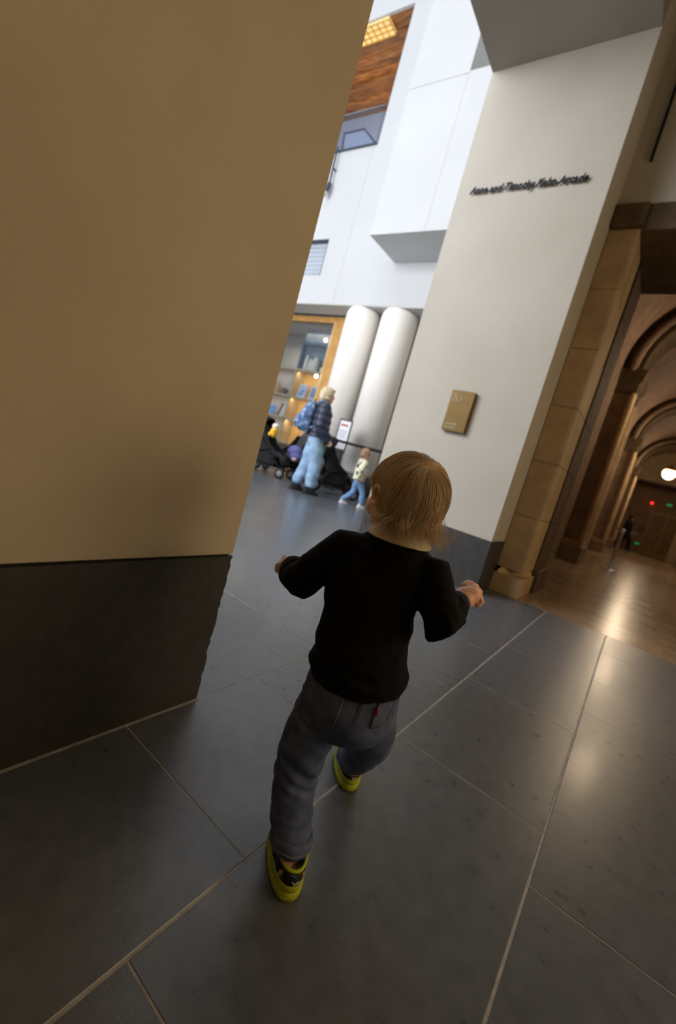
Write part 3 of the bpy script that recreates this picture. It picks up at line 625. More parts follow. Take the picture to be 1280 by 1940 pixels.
# ------------------------------------------------------------------ strollers (local: front towards +x)
def stroller(loc, rz, lab, cloth='black_fabric', lining='charcoal_fabric', canopy='black_fabric', sc=1.0, hood_open=False):
    t = thing('stroller', lab, 'stroller', loc, rz, None); t.scale = (sc, sc, sc)
    fr = MB()
    for y in (-.24, .24):
        fr.tube([(.42, y * .9, .16), (.12, y, .42), (-.22, y, .78), (-.44, y, 1.02)], .014, 8)
        fr.tube([(-.34, y, .14), (-.10, y, .42), (.10, y, .50)], .013, 8)
        fr.tube([(.42, y * .9, .14), (-.34, y, .16)], .011, 8)
    fr.tube([(-.34, -.24, .14), (-.34, .24, .14)], .012, 8); fr.tube([(.42, -.2, .14), (.42, .2, .14)], .012, 8)
    fr.build('frame', m_['black_metal'], t, True)
    MB().tube([(-.44, -.24, 1.02), (-.47, -.16, 1.05), (-.47, .16, 1.05), (-.44, .24, 1.02)], .02, 10).build('handle', m_['black_fabric'], t, True)
    for x, r in ((-.34, .125), (.44, .095)):
        for y in (-.27, .27):
            w = MB().lathe([(r * .72, -.018), (r * .94, -.022), (r, -.01), (r, .01), (r * .94, .022), (r * .72, .018), (r * .72, -.018)], (x, y, r), 22, (0, 1, 0)).build('wheel', m_['black_metal'], t, True)
            MB().lathe([(.02, -.026), (r * .55, -.02), (r * .7, -.012), (r * .7, .012), (r * .55, .02), (.02, .026)], (x, y, r), 18, (0, 1, 0)).build('hub', m_['wheel_grey'], w, True)
    s = MB(); s.loft([((.26, 0, .36), (.0, .19, 0), (.04, 0, .05)), ((.12, 0, .40), (0, .20, 0), (.03, 0, .06)), ((-.04, 0, .42), (0, .20, 0), (.04, 0, .07)), ((-.14, 0, .56), (0, .20, 0), (.06, 0, .03)), ((-.24, 0, .90), (0, .19, 0), (.05, 0, .02))], 24, 3)
    link('seat', remesh(s, .012, 3), m_[lining], t)
    MB().loft([((.30, 0, .40), (0, .17, 0), (.015, 0, .02)), ((.42, 0, .22), (0, .17, 0), (.015, 0, .02))], 16, 4).build('footrest', m_[cloth], t, True)
    b = MB(); b.loft([((.02, 0, .17), (.24, 0, 0), (0, .19, 0)), ((.0, 0, .30), (.30, 0, 0), (0, .21, 0))], 24, 5); b.build('basket', m_['black_fabric'], t, True)
    for y in (-.215, .215):
        MB().prism([(.20, y, .30), (.26, y, .46), (.04, y, .60), (-.14, y, .88), (-.30, y, .86), (-.16, y, .50), (-.20, y, .30)], (0, .012, 0)).build('side_panel', m_[cloth], t)
    # canopy: half dome of fabric around the seat back
    c = MB(); n = 9; m = 14; P = V((-.20, 0, .72)); a1 = math.radians(150 if not hood_open else 120)
    for i in range(n + 1):
        th = math.radians(-38) + a1 * i / n + 0
        for j in range(m + 1):
            ph = PI * j / m; r = .34; hw = .225
            d = V((-math.cos(th), 0, math.sin(th)))
            c.v.append(tuple(P + V((0, -hw * math.cos(ph), 0)) + d * r * (math.sin(ph) ** .55 if 0 < j < m else 0)))
    for i in range(n):
        for j in range(m): c.f.append((i * (m + 1) + j, i * (m + 1) + j + 1, (i + 1) * (m + 1) + j + 1, (i + 1) * (m + 1) + j))
    o = c.build('canopy', m_[canopy], t, True); sol = o.modifiers.new('s', 'SOLIDIFY'); sol.thickness = .012
    return t
s1 = stroller((-4.66, 6.42, 0), math.radians(48), 'black stroller parked between the woman and the sign stand', sc=.95)
s2 = stroller((-6.0, 6.05, 0), math.radians(20), 'black stroller with a yellow toy, partly hidden by the tan wall', sc=1.0)
s3 = stroller((-6.2, 7.0, 0), math.radians(-100), 'dark stroller with an open beige hood behind the woman', lining='charcoal_fabric', canopy='beige_fabric', hood_open=True)
tg = MB().loft([((0, 0, 0), (.01, 0, 0), (0, .022, 0)), ((0, 0, -.06), (.012, 0, 0), (0, .028, 0)), ((0, 0, -.16), (.008, 0, 0), (0, .02, 0))], 12, 4).build('luggage_tag', m_['green_tag'], None, True)
tg.location = (-4.30, 5.52, .83); tag(tg, 'green strap hanging below the hand of the woman in the navy jacket', 'strap')
ty = thing('plush_toy', 'yellow plush toy with a pale cap hanging on the black stroller', 'toy', (-5.72, 5.78, .80))
link('toy_body', remesh(MB().ell((0, 0, 0), (.075, .075, .10)).ell((.04, -.05, .03), (.03, .03, .03)).ell((-.04, -.06, -.05), (.03, .03, .04)), .008, 3), m_['yellow_toy'], ty)
MB().ell((0, 0, .11), (.062, .062, .055)).build('cap', m_['toy_pale'], ty, True)
cs = thing('folded_coat', 'violet folded coat bulging from the stroller behind the woman', 'coat', (-5.75, 6.5, .50))
link('bundle', remesh(MB().ell((0, 0, .04), (.16, .14, .13)).ell((.07, -.02, -.05), (.12, .12, .10)), .012, 3), m_['violet_cloth'], cs)
MB().ell((.12, -.10, -.10), (.05, .05, .04)).build('lining', m_['skin_far'], cs, True)

# ------------------------------------------------------------------ people
def noisy(me, amp, fr, seed=0):
    return displace(me, lambda c, n: amp * noise.noise(V((c.x * fr + seed, c.y * fr, c.z * fr))))
def hand(mb, wrist, d, up, side, L=.17, curl=.5, r=.0085):
    """palm and five bent fingers. d: pointing direction, up: back-of-hand normal, side: thumb side"""
    d, up, side = V(d).normalized(), V(up).normalized(), V(side).normalized(); w = V(wrist)
    mb.loft([(w, side * L * .13, up * L * .09), (w + d * L * .22, side * L * .20, up * L * .09), (w + d * L * .48, side * L * .22, up * L * .075), (w + d * L * .54, side * L * .19, up * L * .05)], 14)
    for k, (o, ln) in enumerate(((.17, .40), (.06, .45), (-.06, .42), (-.17, .33))):
        p = w + d * L * .46 + side * L * o; pts = [p]; a = 0; q = p
        for j in range(3):
            a += curl * (.6 if j == 0 else 1); q = q + (d * math.cos(a) - up * math.sin(a)) * L * ln / 3; pts.append(q)
        mb.tube(pts, [r * 1.05, r, r * .92, r * .8], 8)
    p = w + d * L * .14 + side * L * .14
    mb.tube([p, p + (side * .8 + d * .6).normalized() * L * .18, p + (side * .8 + d * .6).normalized() * L * .18 + (d - up * .4).normalized() * L * .2], [r * 1.25, r * 1.1, r * .9], 8)

def adult(loc, rz, lab, H, hair_mat, top_mat, leg_mat, shoe_mat, puffer=False, wide=1.0, head_s=1.0, arms='push', group=None, name='person', spotted=False, stride=.2, child=False):
    """figure facing +x. unit skeleton of height 1.72 scaled by H"""
    k = H / 1.72; t = thing(name, lab, 'person', loc, rz, group)
    hs = head_s; zc = 1.72 - .125 * hs   # head centre
    sh = zc - .125 * hs - .065; hip = .90 if not child else .78
    B = MB()
    B.ell((.01, 0, zc), (.098 * hs, .078 * hs, .118 * hs)).ell((.035 * hs, 0, zc - .055 * hs), (.07 * hs, .058 * hs, .07 * hs))
    B.ell((.108 * hs, 0, zc - .02 * hs), (.018 * hs, .012 * hs, .022 * hs)).ell((.098 * hs, 0, zc - .066 * hs), (.012, .022 * hs, .01 * hs)).ell((.085 * hs, 0, zc - .1 * hs), (.022 * hs, .022 * hs, .016 * hs))
    for s in (-1, 1): B.ell((-.01, s * .079 * hs, zc - .015 * hs), (.018 * hs, .009 * hs, .028 * hs))
    B.tube([(-.02, 0, sh - .02), (.0, 0, zc - .07 * hs)], [.058, .052])
    B.loft([((0, 0, hip - .04), (.10, 0, 0), (0, .14, 0)), ((0, 0, hip + .14), (.09, 0, 0), (0, .12, 0)), ((-.01, 0, sh - .15), (.10, 0, 0), (0, .15, 0)), ((-.02, 0, sh - .01), (.05, 0, 0), (0, .13, 0))], 24)
    legs = {1: [(0, .09, hip), (-.02 if stride else 0, .10, hip * .53), (-stride, .10, .08)], -1: [(0, -.09, hip), (stride * .75, -.10, hip * .55), (stride * .9, -.10, .08)]}
    for s, p in legs.items():
        B.tube(p, [.08, .055, .035]); a = V(p[-1]); B.tube([a + V((-.03, 0, -.04)), a + V((.12, 0, -.05))], [.035, .028])
    if arms == 'push': arm = {s: [(-.02, s * .18, sh - .03), (-.03, s * .23, sh - .30), (.17 + .03 * s, s * .20, sh - .47)] for s in (-1, 1)}; hd, hu = (.8, 0, -.6), (.6, 0, .8)
    elif arms == 'walk': arm = {1: [(-.02, .17, sh - .03), (.06, .22, sh - .24), (.26, .19, sh - .30)], -1: [(-.02, -.17, sh - .03), (-.12, -.23, sh - .26), (-.16, -.28, sh - .48)]}; hd, hu = (.2, 0, -1), (0, -1, 0)
    for s, p in arm.items():
        B.tube(p, [.05, .042, .028]); a = V(p[-1]); hand(B, a, hd, hu, (0, -s, 0) if arms == 'push' else (1, 0, 0), L=.18, curl=.75 if arms == 'push' else .35, r=.0115)
    me = remesh(B, .010, 2, .4); me.transform(Matrix.Scale(k, 4)); link('body', me, m_['skin_far'], t)
    for s in (-1, 1):
        e = MB().ell((.092 * hs, s * .033 * hs, zc - .003), (.012 * hs, .014 * hs, .011 * hs), nu=10, nv=8); e.M = None
        mm = e.mesh('eye', True); mm.transform(Matrix.Scale(k, 4)); link('eye', mm, m_['eye_dark'], t)
    # hair
    h = MB(); h.ell((-.012, 0, zc + .022 * hs), (.112 * hs, .092 * hs, .115 * hs)).ell((-.05 * hs, 0, zc - .03 * hs), (.075 * hs, .085 * hs, (.10 if not child else .07) * hs))
    if not child: h.ell((.05 * hs, 0, zc + .085 * hs), (.06 * hs, .07 * hs, .035 * hs)).tube([(-.03, .06, zc - .05), (.01, .085, zc - .06)], [.03, .02]).tube([(-.03, -.06, zc - .05), (.01, -.085, zc - .06)], [.03, .02])
    me = remesh(h, .008, 3); displace(me, lambda c, n: .007 * hs * noise.noise(V((c.x * 22, c.y * 60, c.z * 14))) + .003 * noise.noise(c * 90)); me.transform(Matrix.Scale(k, 4)); link('hair', me, m_[hair_mat], t)
    # top garment
    T = MB(); tw = .045 if puffer else .018 if not spotted else .045
    lo = hip + (.02 if not child else .0)
    T.loft([((-.0, 0, lo), (.13 + tw, 0, 0), (0, .155 + tw, 0)), ((-.0, 0, lo + .14), (.13 + tw, 0, 0), (0, .155 + tw, 0)), ((-.01, 0, sh - .16), (.125 + tw, 0, 0), (0, .17 + tw, 0)), ((-.02, 0, sh - .04), (.09 + tw, 0, 0), (0, .15 + tw, 0)), ((-.01, 0, sh + .03), (.065 + tw * .6, 0, 0), (0, .07 + tw, 0)), ((-.005, 0, sh + (.075 if puffer else .045)), (.06 + tw * .6, 0, 0), (0, .062 + tw, 0))], 28)
    for s, p in arm.items():
        p = [V(q) for q in p]; T.tube([p[0], p[0].lerp(p[1], .5), p[1], p[1].lerp(p[2], .5), p[2] - (p[2] - p[1]) * .04], [.055 + tw, .054 + tw, .05 + tw, .042 + tw, .034 + tw * .7])
    me = remesh(T, .010, 5)
    if puffer:
        displace(me, lambda c, n: .017 * (abs(math.sin((c.z + .10 * c.x) * PI / .105)) ** .6 - .6) + .005 * noise.noise(c * 16))
    else: displace(me, lambda c, n: .008 * noise.noise(c * 12))
    me.transform(Matrix.Scale(k, 4)); top = link('jacket' if not spotted else 'sweatshirt', me, m_[top_mat], t)
    # trousers
    Lg = MB(); Lg.loft([((0, 0, hip + .06), (.115, 0, 0), (0, .15, 0)), ((0, 0, hip - .04), (.13, 0, 0), (0, .165, 0)), ((0, 0, hip - .12), (.11, 0, 0), (0, .15, 0))], 28)
    for s, p in legs.items():
        p = [V(q) for q in p]; Lg.tube([p[0] + V((0, 0, -.04)), p[0].lerp(p[1], .5), p[1], p[1].lerp(p[2], .5), p[2] + V((0, 0, .07 if child else .10))], [.098, .095 * wide, .082 * wide, .082 * wide, .075 * wide], 20)
    me = remesh(Lg, .010, 5); displace(me, lambda c, n: .008 * wide * noise.noise(V((c.x * 7, c.y * 7, c.z * 9))) + (.0022 * wide * math.sin(c.z * 50 + c.x * 20 + 5 * noise.noise(c * 8)) if c.z < .35 else 0))
    me.transform(Matrix.Scale(k, 4)); link('jeans', me, m_[leg_mat], t)
    for s, p in legs.items():
        a = V(p[-1]); sb = MB()
        sb.loft([(a + V((.03, 0, -.066)), (.135, 0, 0), (0, .046, 0)), (a + V((.03, 0, -.045)), (.135, 0, 0), (0, .045, 0)), (a + V((.0, 0, -.0)), (.085, 0, 0), (0, .043, 0)), (a + V((-.02, 0, .06)), (.05, 0, 0), (0, .045, 0)), (a + V((-.02, 0, .14 if not child else .06)), (.05, 0, 0), (0, .047, 0))], 20)
        me = remesh(sb, .009, 2); me.transform(Matrix.Scale(k, 4)); so = link('shoe' if child else 'boot', me, m_[shoe_mat], t)
        b = MB().loft([(a + V((.03, 0, -.08)), (.14, 0, 0), (0, .05, 0)), (a + V((.03, 0, -.062)), (.14, 0, 0), (0, .05, 0))], 20).mesh('sole', True); b.transform(Matrix.Scale(k, 4)); link('sole', b, m_['white_rubber' if child else 'black_metal'], so)
    return t, sh * k, k, arm

wo, wsh, wk, _ = adult((-4.42, 5.40, 0), math.radians(50), 'woman with short blond hair in a navy puffer jacket and pale wide jeans', 1.70, 'blond_hair', 'puffer_navy', 'woman_denim', 'black_cloth', puffer=True, wide=1.28, arms='push', stride=.10)
bp = thing('backpack', 'blue patterned backpack on the back of the woman in the navy jacket', 'backpack', (-4.42, 5.40, 0), math.radians(50))
b = MB(); b.loft([((-.235, 0, .94), (.06, 0, 0), (0, .12, 0)), ((-.25, 0, 1.00), (.10, 0, 0), (0, .155, 0)), ((-.25, 0, 1.18), (.105, 0, 0), (0, .16, 0)), ((-.22, 0, 1.34), (.08, 0, 0), (0, .145, 0)), ((-.19, 0, 1.42), (.04, 0, 0), (0, .10, 0))], 28, 3)
me = remesh(b, .012, 4); noisy(me, .012, 11); link('main_bag', me, m_['backpack_print'], bp)
b = MB(); b.loft([((-.345, 0, .97), (.035, 0, 0), (0, .11, 0)), ((-.36, 0, 1.05), (.05, 0, 0), (0, .125, 0)), ((-.345, 0, 1.18), (.035, 0, 0), (0, .115, 0))], 24, 3)
me = remesh(b, .010, 4); noisy(me, .006, 14); link('front_pocket', me, m_['backpack_print'], bp)
for s in (-1, 1): MB().tube([(-.17, s * .09, 1.40), (-.05, s * .13, 1.475), (.07, s * .13, 1.40), (.13, s * .12, 1.27), (.05, s * .18, 1.12), (-.16, s * .15, 1.02)], .014, 8).build('shoulder_strap', m_['backpack_print'], bp, True)
MB().tube([(-.16, -.04, 1.42), (-.17, 0, 1.47), (-.16, .04, 1.42)], .009, 8).build('top_handle', m_['black_cloth'], bp, True)

ki, _, _, _ = adult((-3.74, 5.88, 0), math.radians(55), 'small child in a cream sweatshirt with dark green spots and blue jeans', .95, 'kid_hair', 'spotted_cream', 'kid_denim', 'white_rubber', wide=1.0, head_s=1.28, arms='walk', spotted=True, stride=.26, child=True)
fp, _, _, _ = adult((-.45, 24.9, 0), math.radians(10), 'distant person in black clothes walking at the end of the arcade', 1.66, 'dark_far_hair', 'black_cloth', 'black_cloth', 'black_cloth', puffer=True, wide=1.1, arms='push', stride=.28)
hb = thing('handbag', 'pale handbag carried by the distant person in black', 'bag', (-.15, 24.7, .86))
link('bag_body', remesh(MB().ell((0, 0, 0), (.16, .07, .08)), .014, 2), m_['grey_print'], hb)
MB().tube([(-.1, 0, .05), (0, 0, .2), (.1, 0, .05)], .008, 8).build('handle', m_['black_cloth'], hb, True)

# ------------------------------------------------------------------ the toddler
PB = V((-.34, .74, 0))
td = thing('person', 'toddler with reddish blond hair in a black sweater and dark jeans, walking away', 'person', PB)
Rv = V((.90, .43, .05)).normalized(); Fv = V((-.43, .90, 0)).normalized(); UP = V((0, 0, 1))
HC = V((-.381, .785, .734))                      # head centre
hf = V((-.90, .43, -.02)).normalized(); hu = (UP + Rv * -.02).normalized(); hl = hu.cross(hf).normalized(); hu = hf.cross(hl)
HR = Matrix((hf, hl, hu)).transposed()           # columns: forward, left, up
def hp(f, l, u): return HC + HR @ V((f, l, u))
J = dict(Lh=(-.372, .688, .31), Lk=(-.378, .664, .179), La=(-.331, .641, .045), Rh=(-.298, .745, .31), Rk=(-.318, .831, .203), Ra=(-.396, .950, .050),
         Ls=(-.456, .742, .594), Le=(-.524, .712, .502), Lw=(-.590, .758, .500), Rs=(-.292, .812, .604), Re=(-.231, .786, .520), Rw=(-.240, .853, .556))
J = {k: V(v) for k, v in J.items()}
LF = V((-.72, .69, 0)).normalized(); RF = V((-.60, .80, 0)).normalized()
B = MB()
B.ell(HC, (.079, .066, .073), HR, 32, 20).ell(hp(-.012, 0, .006), (.074, .068, .072), HR, 32, 20)
B.ell(hp(.030, 0, -.040), (.046, .050, .040), HR).ell(hp(.046, .026, -.038), (.026, .026, .026), HR).ell(hp(.046, -.026, -.038), (.026, .026, .026), HR)
B.ell(hp(.060, 0, -.066), (.020, .022, .016), HR).ell(hp(.080, 0, -.022), (.010, .009, .009), HR).ell(hp(.071, 0, -.008), (.010, .007, .018), HR)
B.ell(hp(.073, 0, -.046), (.008, .015, .004), HR).ell(hp(.072, 0, -.053), (.008, .012, .004), HR).ell(hp(.052, 0, .028), (.022, .045, .03), HR)
for s in (-1, 1):
    pts = [hp(-.004 + .012 * math.cos(a), s * (.071 + .004 * math.sin(a) ** 2), -.012 + .018 * math.sin(a)) for a in [math.radians(v) for v in range(-110, 200, 26)]]
    B.tube(pts, .0042, 8); B.ell(hp(-.003, s * .067, -.014), (.010, .006, .016), HR)
B.tube([(-.370, .782, .60), hp(-.01, 0, -.05)], [.034, .036])
B.loft([((-.333, .716, .30), Rv * .075, Fv * .065), ((-.345, .722, .39), Rv * .078, Fv * .066), ((-.372, .752, .50), Rv * .080, Fv * .060), ((-.372, .776, .575), Rv * .088, Fv * .048), ((-.371, .782, .61), Rv * .06, Fv * .038)], 28)
for a, b_, c, d in (('Lh', 'Lk', 'La', LF), ('Rh', 'Rk', 'Ra', RF)):
    B.tube([J[a], J[a].lerp(J[b_], .5), J[b_], J[b_].lerp(J[c], .45), J[c]], [.042, .040, .034, .033, .023])
    hl_ = J[c] - d * .022 + V((0, 0, -.018)); B.tube([hl_, J[c] + d * .03 + V((0, 0, -.016)), J[c] + d * .075 + V((0, 0, -.026))], [.019, .021, .015])
for a, b_, c in (('Ls', 'Le', 'Lw'), ('Rs', 'Re', 'Rw')):
    B.tube([J[a], J[b_], J[c]], [.028, .025, .0195])
# right hand, relaxed fist with curled fingers
k0 = V((-.2275, .884, .5735))
B.ell((J['Rw'] + k0) / 2, (.024, .022, .0185), Matrix((( .35, -.9, .2), (.85, .4, .2), (-.25, .1, .95))).transposed()).tube([J['Rw'], V((-.236, .874, .568)), k0], [.018, .0215, .0195])
def Dp(px, py, d):   # measured joint positions of the fingers, metres
    m = cam.matrix_world.to_3x3(); return V((0, 0, .78)) + m @ V(((px - 640) / 820.2 * d, -(py - 960) / 820.2 * d, -d))
for pts, r in (([(886, 1129, .885), (899, 1128, .888), (908, 1131, .892), (911, 1140, .892), (904, 1146, .890)], .0078),
               ([(889, 1120, .892), (901, 1116, .897), (908, 1120, .902), (907, 1130, .904)], .0072),
               ([(885, 1113, .900), (895, 1108, .906), (902, 1111, .912), (902, 1121, .914)], .0068),
               ([(879, 1108, .905), (887, 1103, .912), (894, 1106, .919), (895, 1114, .921)], .0062),
               ([(876, 1136, .893), (885, 1144, .903), (894, 1144, .911)], .0076)):
    B.tube([Dp(*p) for p in pts], [r * 1.1] + [r] * (len(pts) - 2) + [r * .85], 12)
# left hand, mostly behind the sleeve
lw = J['Lw']; B.ell(Dp(545, 1070, 1.01), (.022, .022, .017)).tube([lw, Dp(545, 1070, 1.01)], [.019, .02])
for pts, r in (([(540, 1068, 1.0), (532, 1068, .998), (526, 1071, .998), (524, 1080, .996)], .0068),
               ([(541, 1072, 1.02), (533, 1073, 1.03), (528, 1077, 1.035), (528, 1084, 1.033)], .0068),
               ([(544, 1075, 1.03), (538, 1078, 1.045), (533, 1084, 1.048), (534, 1090, 1.045)], .0066),
               ([(549, 1078, 1.035), (545, 1084, 1.05), (541, 1090, 1.052)], .0062),
               ([(548, 1064, 1.0), (543, 1058, 1.01), (538, 1056, 1.02)], .007)):
    B.tube([Dp(*p) for p in pts], [r * 1.1] + [r] * (len(pts) - 2) + [r * .85], 12)
me = remesh(B, .0026, 3, .45); link('body', me, m_['skin'], td, True)
for s in (-1, 1):
    e = MB().ell(hp(.064, s * .028, -.006), (.0105, .0105, .0105), HR).build('eye', m_['eye_white'], td, True, True)
    MB().ell(hp(.0715, s * .0285, -.006), (.0045, .0055, .0055), HR).build('iris', m_['eye_dark'], e, True, True)

# sweater
T = MB()
T.loft([((-.339, .717, .374), Rv * .090, Fv * .078), ((-.341, .719, .388), Rv * .097, Fv * .086), ((-.350, .727, .418), Rv * .094, Fv * .084), ((-.364, .742, .455), Rv * .089, Fv * .078), ((-.378, .758, .52), Rv * .094, Fv * .073),
        ((-.376, .769, .565), Rv * .103, Fv * .066), ((-.373, .778, .600), Rv * .098, Fv * .056), ((-.371, .783, .634), Rv * .072, Fv * .050), ((-.370, .784, .651), Rv * .054, Fv * .046)], 44)
Lp = [V((-.425, .752, .596)), J['Ls'], J['Ls'].lerp(J['Le'], .5), J['Le'] + V((0, 0, -.004)), J['Le'].lerp(J['Lw'], .5), J['Lw'] + V((0, 0, 0))]
T.tube(Lp, [.038, .042, .041, .040, .037, .028], 24)
Rp = [V((-.32, .80, .602)), J['Rs'], J['Rs'].lerp(J['Re'], .5), J['Re'], J['Re'].lerp(J['Rw'], .5), J['Rw'] + (J['Re'] - J['Rw']) * .15]
T.tube(Rp, [.034, .039, .039, .039, .033, .026], 24)
me = remesh(T, .004, 5)
Le, Re = J['Le'], J['Re']
def swr(c, n):
    a = .0045 * noise.noise(V((c.x * 14, c.y * 14, c.z * 22))) + .002 * noise.noise(c * 55)
    for q, sg_ in ((Le, 1), (Re, 1)):
        d = (c - q).length
        if d < .09: a += .0028 * math.sin(d * 260 + 9 * noise.noise(c * 12)) * (1 - d / .09)
    if c.z < .42: a += .003 * math.sin(c.z * 190 + 5 * noise.noise(c * 9))
    return a
displace(me, swr); sw = link('sweater', me, m_['knit_black'], td, True)
def cuff(w, frm, r, L=.016):
    d = (w - frm).normalized(); u = d.orthogonal().normalized(); v = d.cross(u)
    o = MB().loft([(w - d * L * .6, u * r * .98, v * r * .98), (w - d * L * .5, u * (r + .001), v * (r + .001)), (w + d * L * .5, u * r, v * r), (w + d * L * .58, u * (r - .002), v * (r - .002)), (w + d * L * .3, u * (r - .004), v * (r - .004))], 28, cap=False)
    return o
cuff(J['Rw'] + (J['Re'] - J['Rw']) * .02, J['Re'], .0255).build('cuff', m_['knit_navy'], sw, True, True)
cuff(J['Lw'] + V((0, .004, 0)), J['Le'], .025).build('cuff', m_['knit_navy'], sw, True, True)
# shirt collar folded over the sweater neck
mb = MB(); n = 48; NC = V((-.369, .784, .660))
prof = [(.043, .006), (.047, .010), (.052, .008), (.061, -.003), (.0665, -.011), (.0678, -.014), (.065, -.0145), (.057, -.006), (.047, .003), (.042, .004)]
for i in range(n + 1):
    a = 2 * PI * (i / n) + .0; d = Rv * math.cos(a) + Fv * math.sin(a)
    fr_ = max(0, math.sin(a)); drop = .010 * (1 - fr_)
    for r, z in prof:
        rr = r * (1.0 + .02 * math.sin(5 * a)) * (.86 if False else 1)
        mb.v.append(tuple(NC + V((d.x * rr * 1.0, d.y * rr * .92, z - .012 * fr_ + (0.004 if z > 0 else -.002) + .0012 * noise.noise(V((a * 3, r * 90, 0)))))))
p = len(prof)
for i in range(n):
    for j in range(p): mb.f.append((i * p + j, (i + 1) * p + j, (i + 1) * p + (j + 1) % p, i * p + (j + 1) % p))
mb.build('shirt_collar', m_['collar_cloth'], td, True, True)

# jeans
G = MB()
G.loft([((-.343, .722, .400), Rv * .084, Fv * .072), ((-.341, .720, .375), Rv * .088, Fv * .076), ((-.338, .716, .335), Rv * .093, Fv * .082), ((-.335, .714, .30), Rv * .088, Fv * .076), ((-.334, .716, .275), Rv * .076, Fv * .064)], 44)
G.tube([J['Lh'], V((-.378, .674, .25)), J['Lk'], V((-.362, .655, .125)), V((-.338, .645, .074))], [.051, .049, .0435, .0405, .037], 26)
G.tube([J['Rh'], V((-.302, .79, .25)), J['Rk'], V((-.352, .888, .125)), V((-.384, .930, .068))], [.050, .048, .043, .041, .036], 26)
me = remesh(G, .0038, 5)
def jw(c, n):
    a = .0030 * noise.noise(V((c.x * 16, c.y * 16, c.z * 26))) + .0010 * noise.noise(c * 60)
    kz = math.exp(-((c.z - .19) / .03) ** 2); a += .0030 * kz * math.sin(c.z * 210 + 60 * (c.x + .35) + 7 * noise.noise(c * 11)); a += .0032 * kz * noise.noise(c * 32); a += .0022 * math.exp(-((c.z - .29) / .03) ** 2) * noise.noise(V((c.x * 20, c.y * 20, c.z * 60)))
    if c.z < .12: a += .0014 * math.sin(c.z * 170 + 9 * noise.noise(c * 12))
    return a
displace(me, jw); je = link('jeans', me, m_['denim_dark'], td, True)
bm_v = [V(v.co) + PB for v in me.vertices]; bvh = BVHTree.FromPolygons(bm_v, [tuple(p.vertices) for p in me.polygons])
CP = V((0, 0, .78))
def drape(px, py, off=.0012):
    d = (Dp(px, py, 1) - CP).normalized(); h = bvh.ray_cast(CP, d)
    if h[0] is None: return None
    return h[0] + h[1] * off * (1 if h[1].dot(d) < 0 else -1)
def dline(pts, r, off=.0012, step=3):
    out = []
    for (x0, y0), (x1, y1) in zip(pts, pts[1:]):
        n = max(2, int(math.hypot(x1 - x0, y1 - y0) / step))
        for i in range(n):
            q = drape(x0 + (x1 - x0) * i / n, y0 + (y1 - y0) * i / n, off)
            if q: out.append(q)
    return out
def patch(poly, n=14, off=.0016):
    # poly: top-left, top-right, bottom-right, bottom tip, bottom-left
    tl, tr, br, tip, bl = [V(p) for p in poly]; mb = MB(); idx = {}
    for i in range(n + 1):
        for j in range(n + 1):
            u = j / n; v_ = i / n; top = tl.lerp(tr, u)
            bot = bl.lerp(tip, u * 2.6) if u < 1 / 2.6 else tip.lerp(br, (u - 1 / 2.6) / (1 - 1 / 2.6))
            q = top.lerp(bot, v_); h = drape(q.x, q.y, off)
            if h is None: continue
            idx[i, j] = len(mb.v); mb.v.append(tuple(h))
    for i in range(n):
        for j in range(n):
            ks = [(i, j), (i, j + 1), (i + 1, j + 1), (i + 1, j)]
            if all(k in idx for k in ks): mb.f.append(tuple(idx[k] for k in ks))
    return mb
PL = [(578, 1287), (657, 1314), (633, 1376), (591, 1382), (567, 1353)]
PR = [(719, 1324), (748, 1324), (728, 1372), (703, 1380), (701, 1374)]
for PP in (PL, PR):
    pk_ = patch(PP).build('back_pocket', m_['denim_dark'], je, True, True)
    so_ = pk_.modifiers.new('s', 'SOLIDIFY'); so_.thickness = .0022; so_.offset = 0
    loop = PP + [PP[0]]
    cx_ = sum(p[0] for p in PP) / 5; cy_ = sum(p[1] for p in PP) / 5
    ins = [(cx_ + (x - cx_) * .93, cy_ + (y - cy_) * .93) for x, y in loop]
    l = dline(ins, .0006, .0030)
    if len(l) > 4: MB().tube(l, .0006, 5).build('stitching', m_['stitch'], je, True, True)
    l = dline([(cx_ + (x - cx_) * 1.0, cy_ + (y - cy_) * 1.0) for x, y in loop], .0006, .0030)
for ln in ([(691, 1316), (684, 1345), (673, 1372)], [(687, 1316), (680, 1345), (669, 1372)]):
    l = dline(ln, .0006, .0012)
    if len(l) > 3: MB().tube(l, .0007, 5).build('seam', m_['stitch'], je, True, True)
l = dline([(713, 1340), (711, 1356)], 0, .004, 3)
if len(l) > 2: MB().tube(l, .0022, 6).build('red_tab', m_['red_tab'], je, True, True)
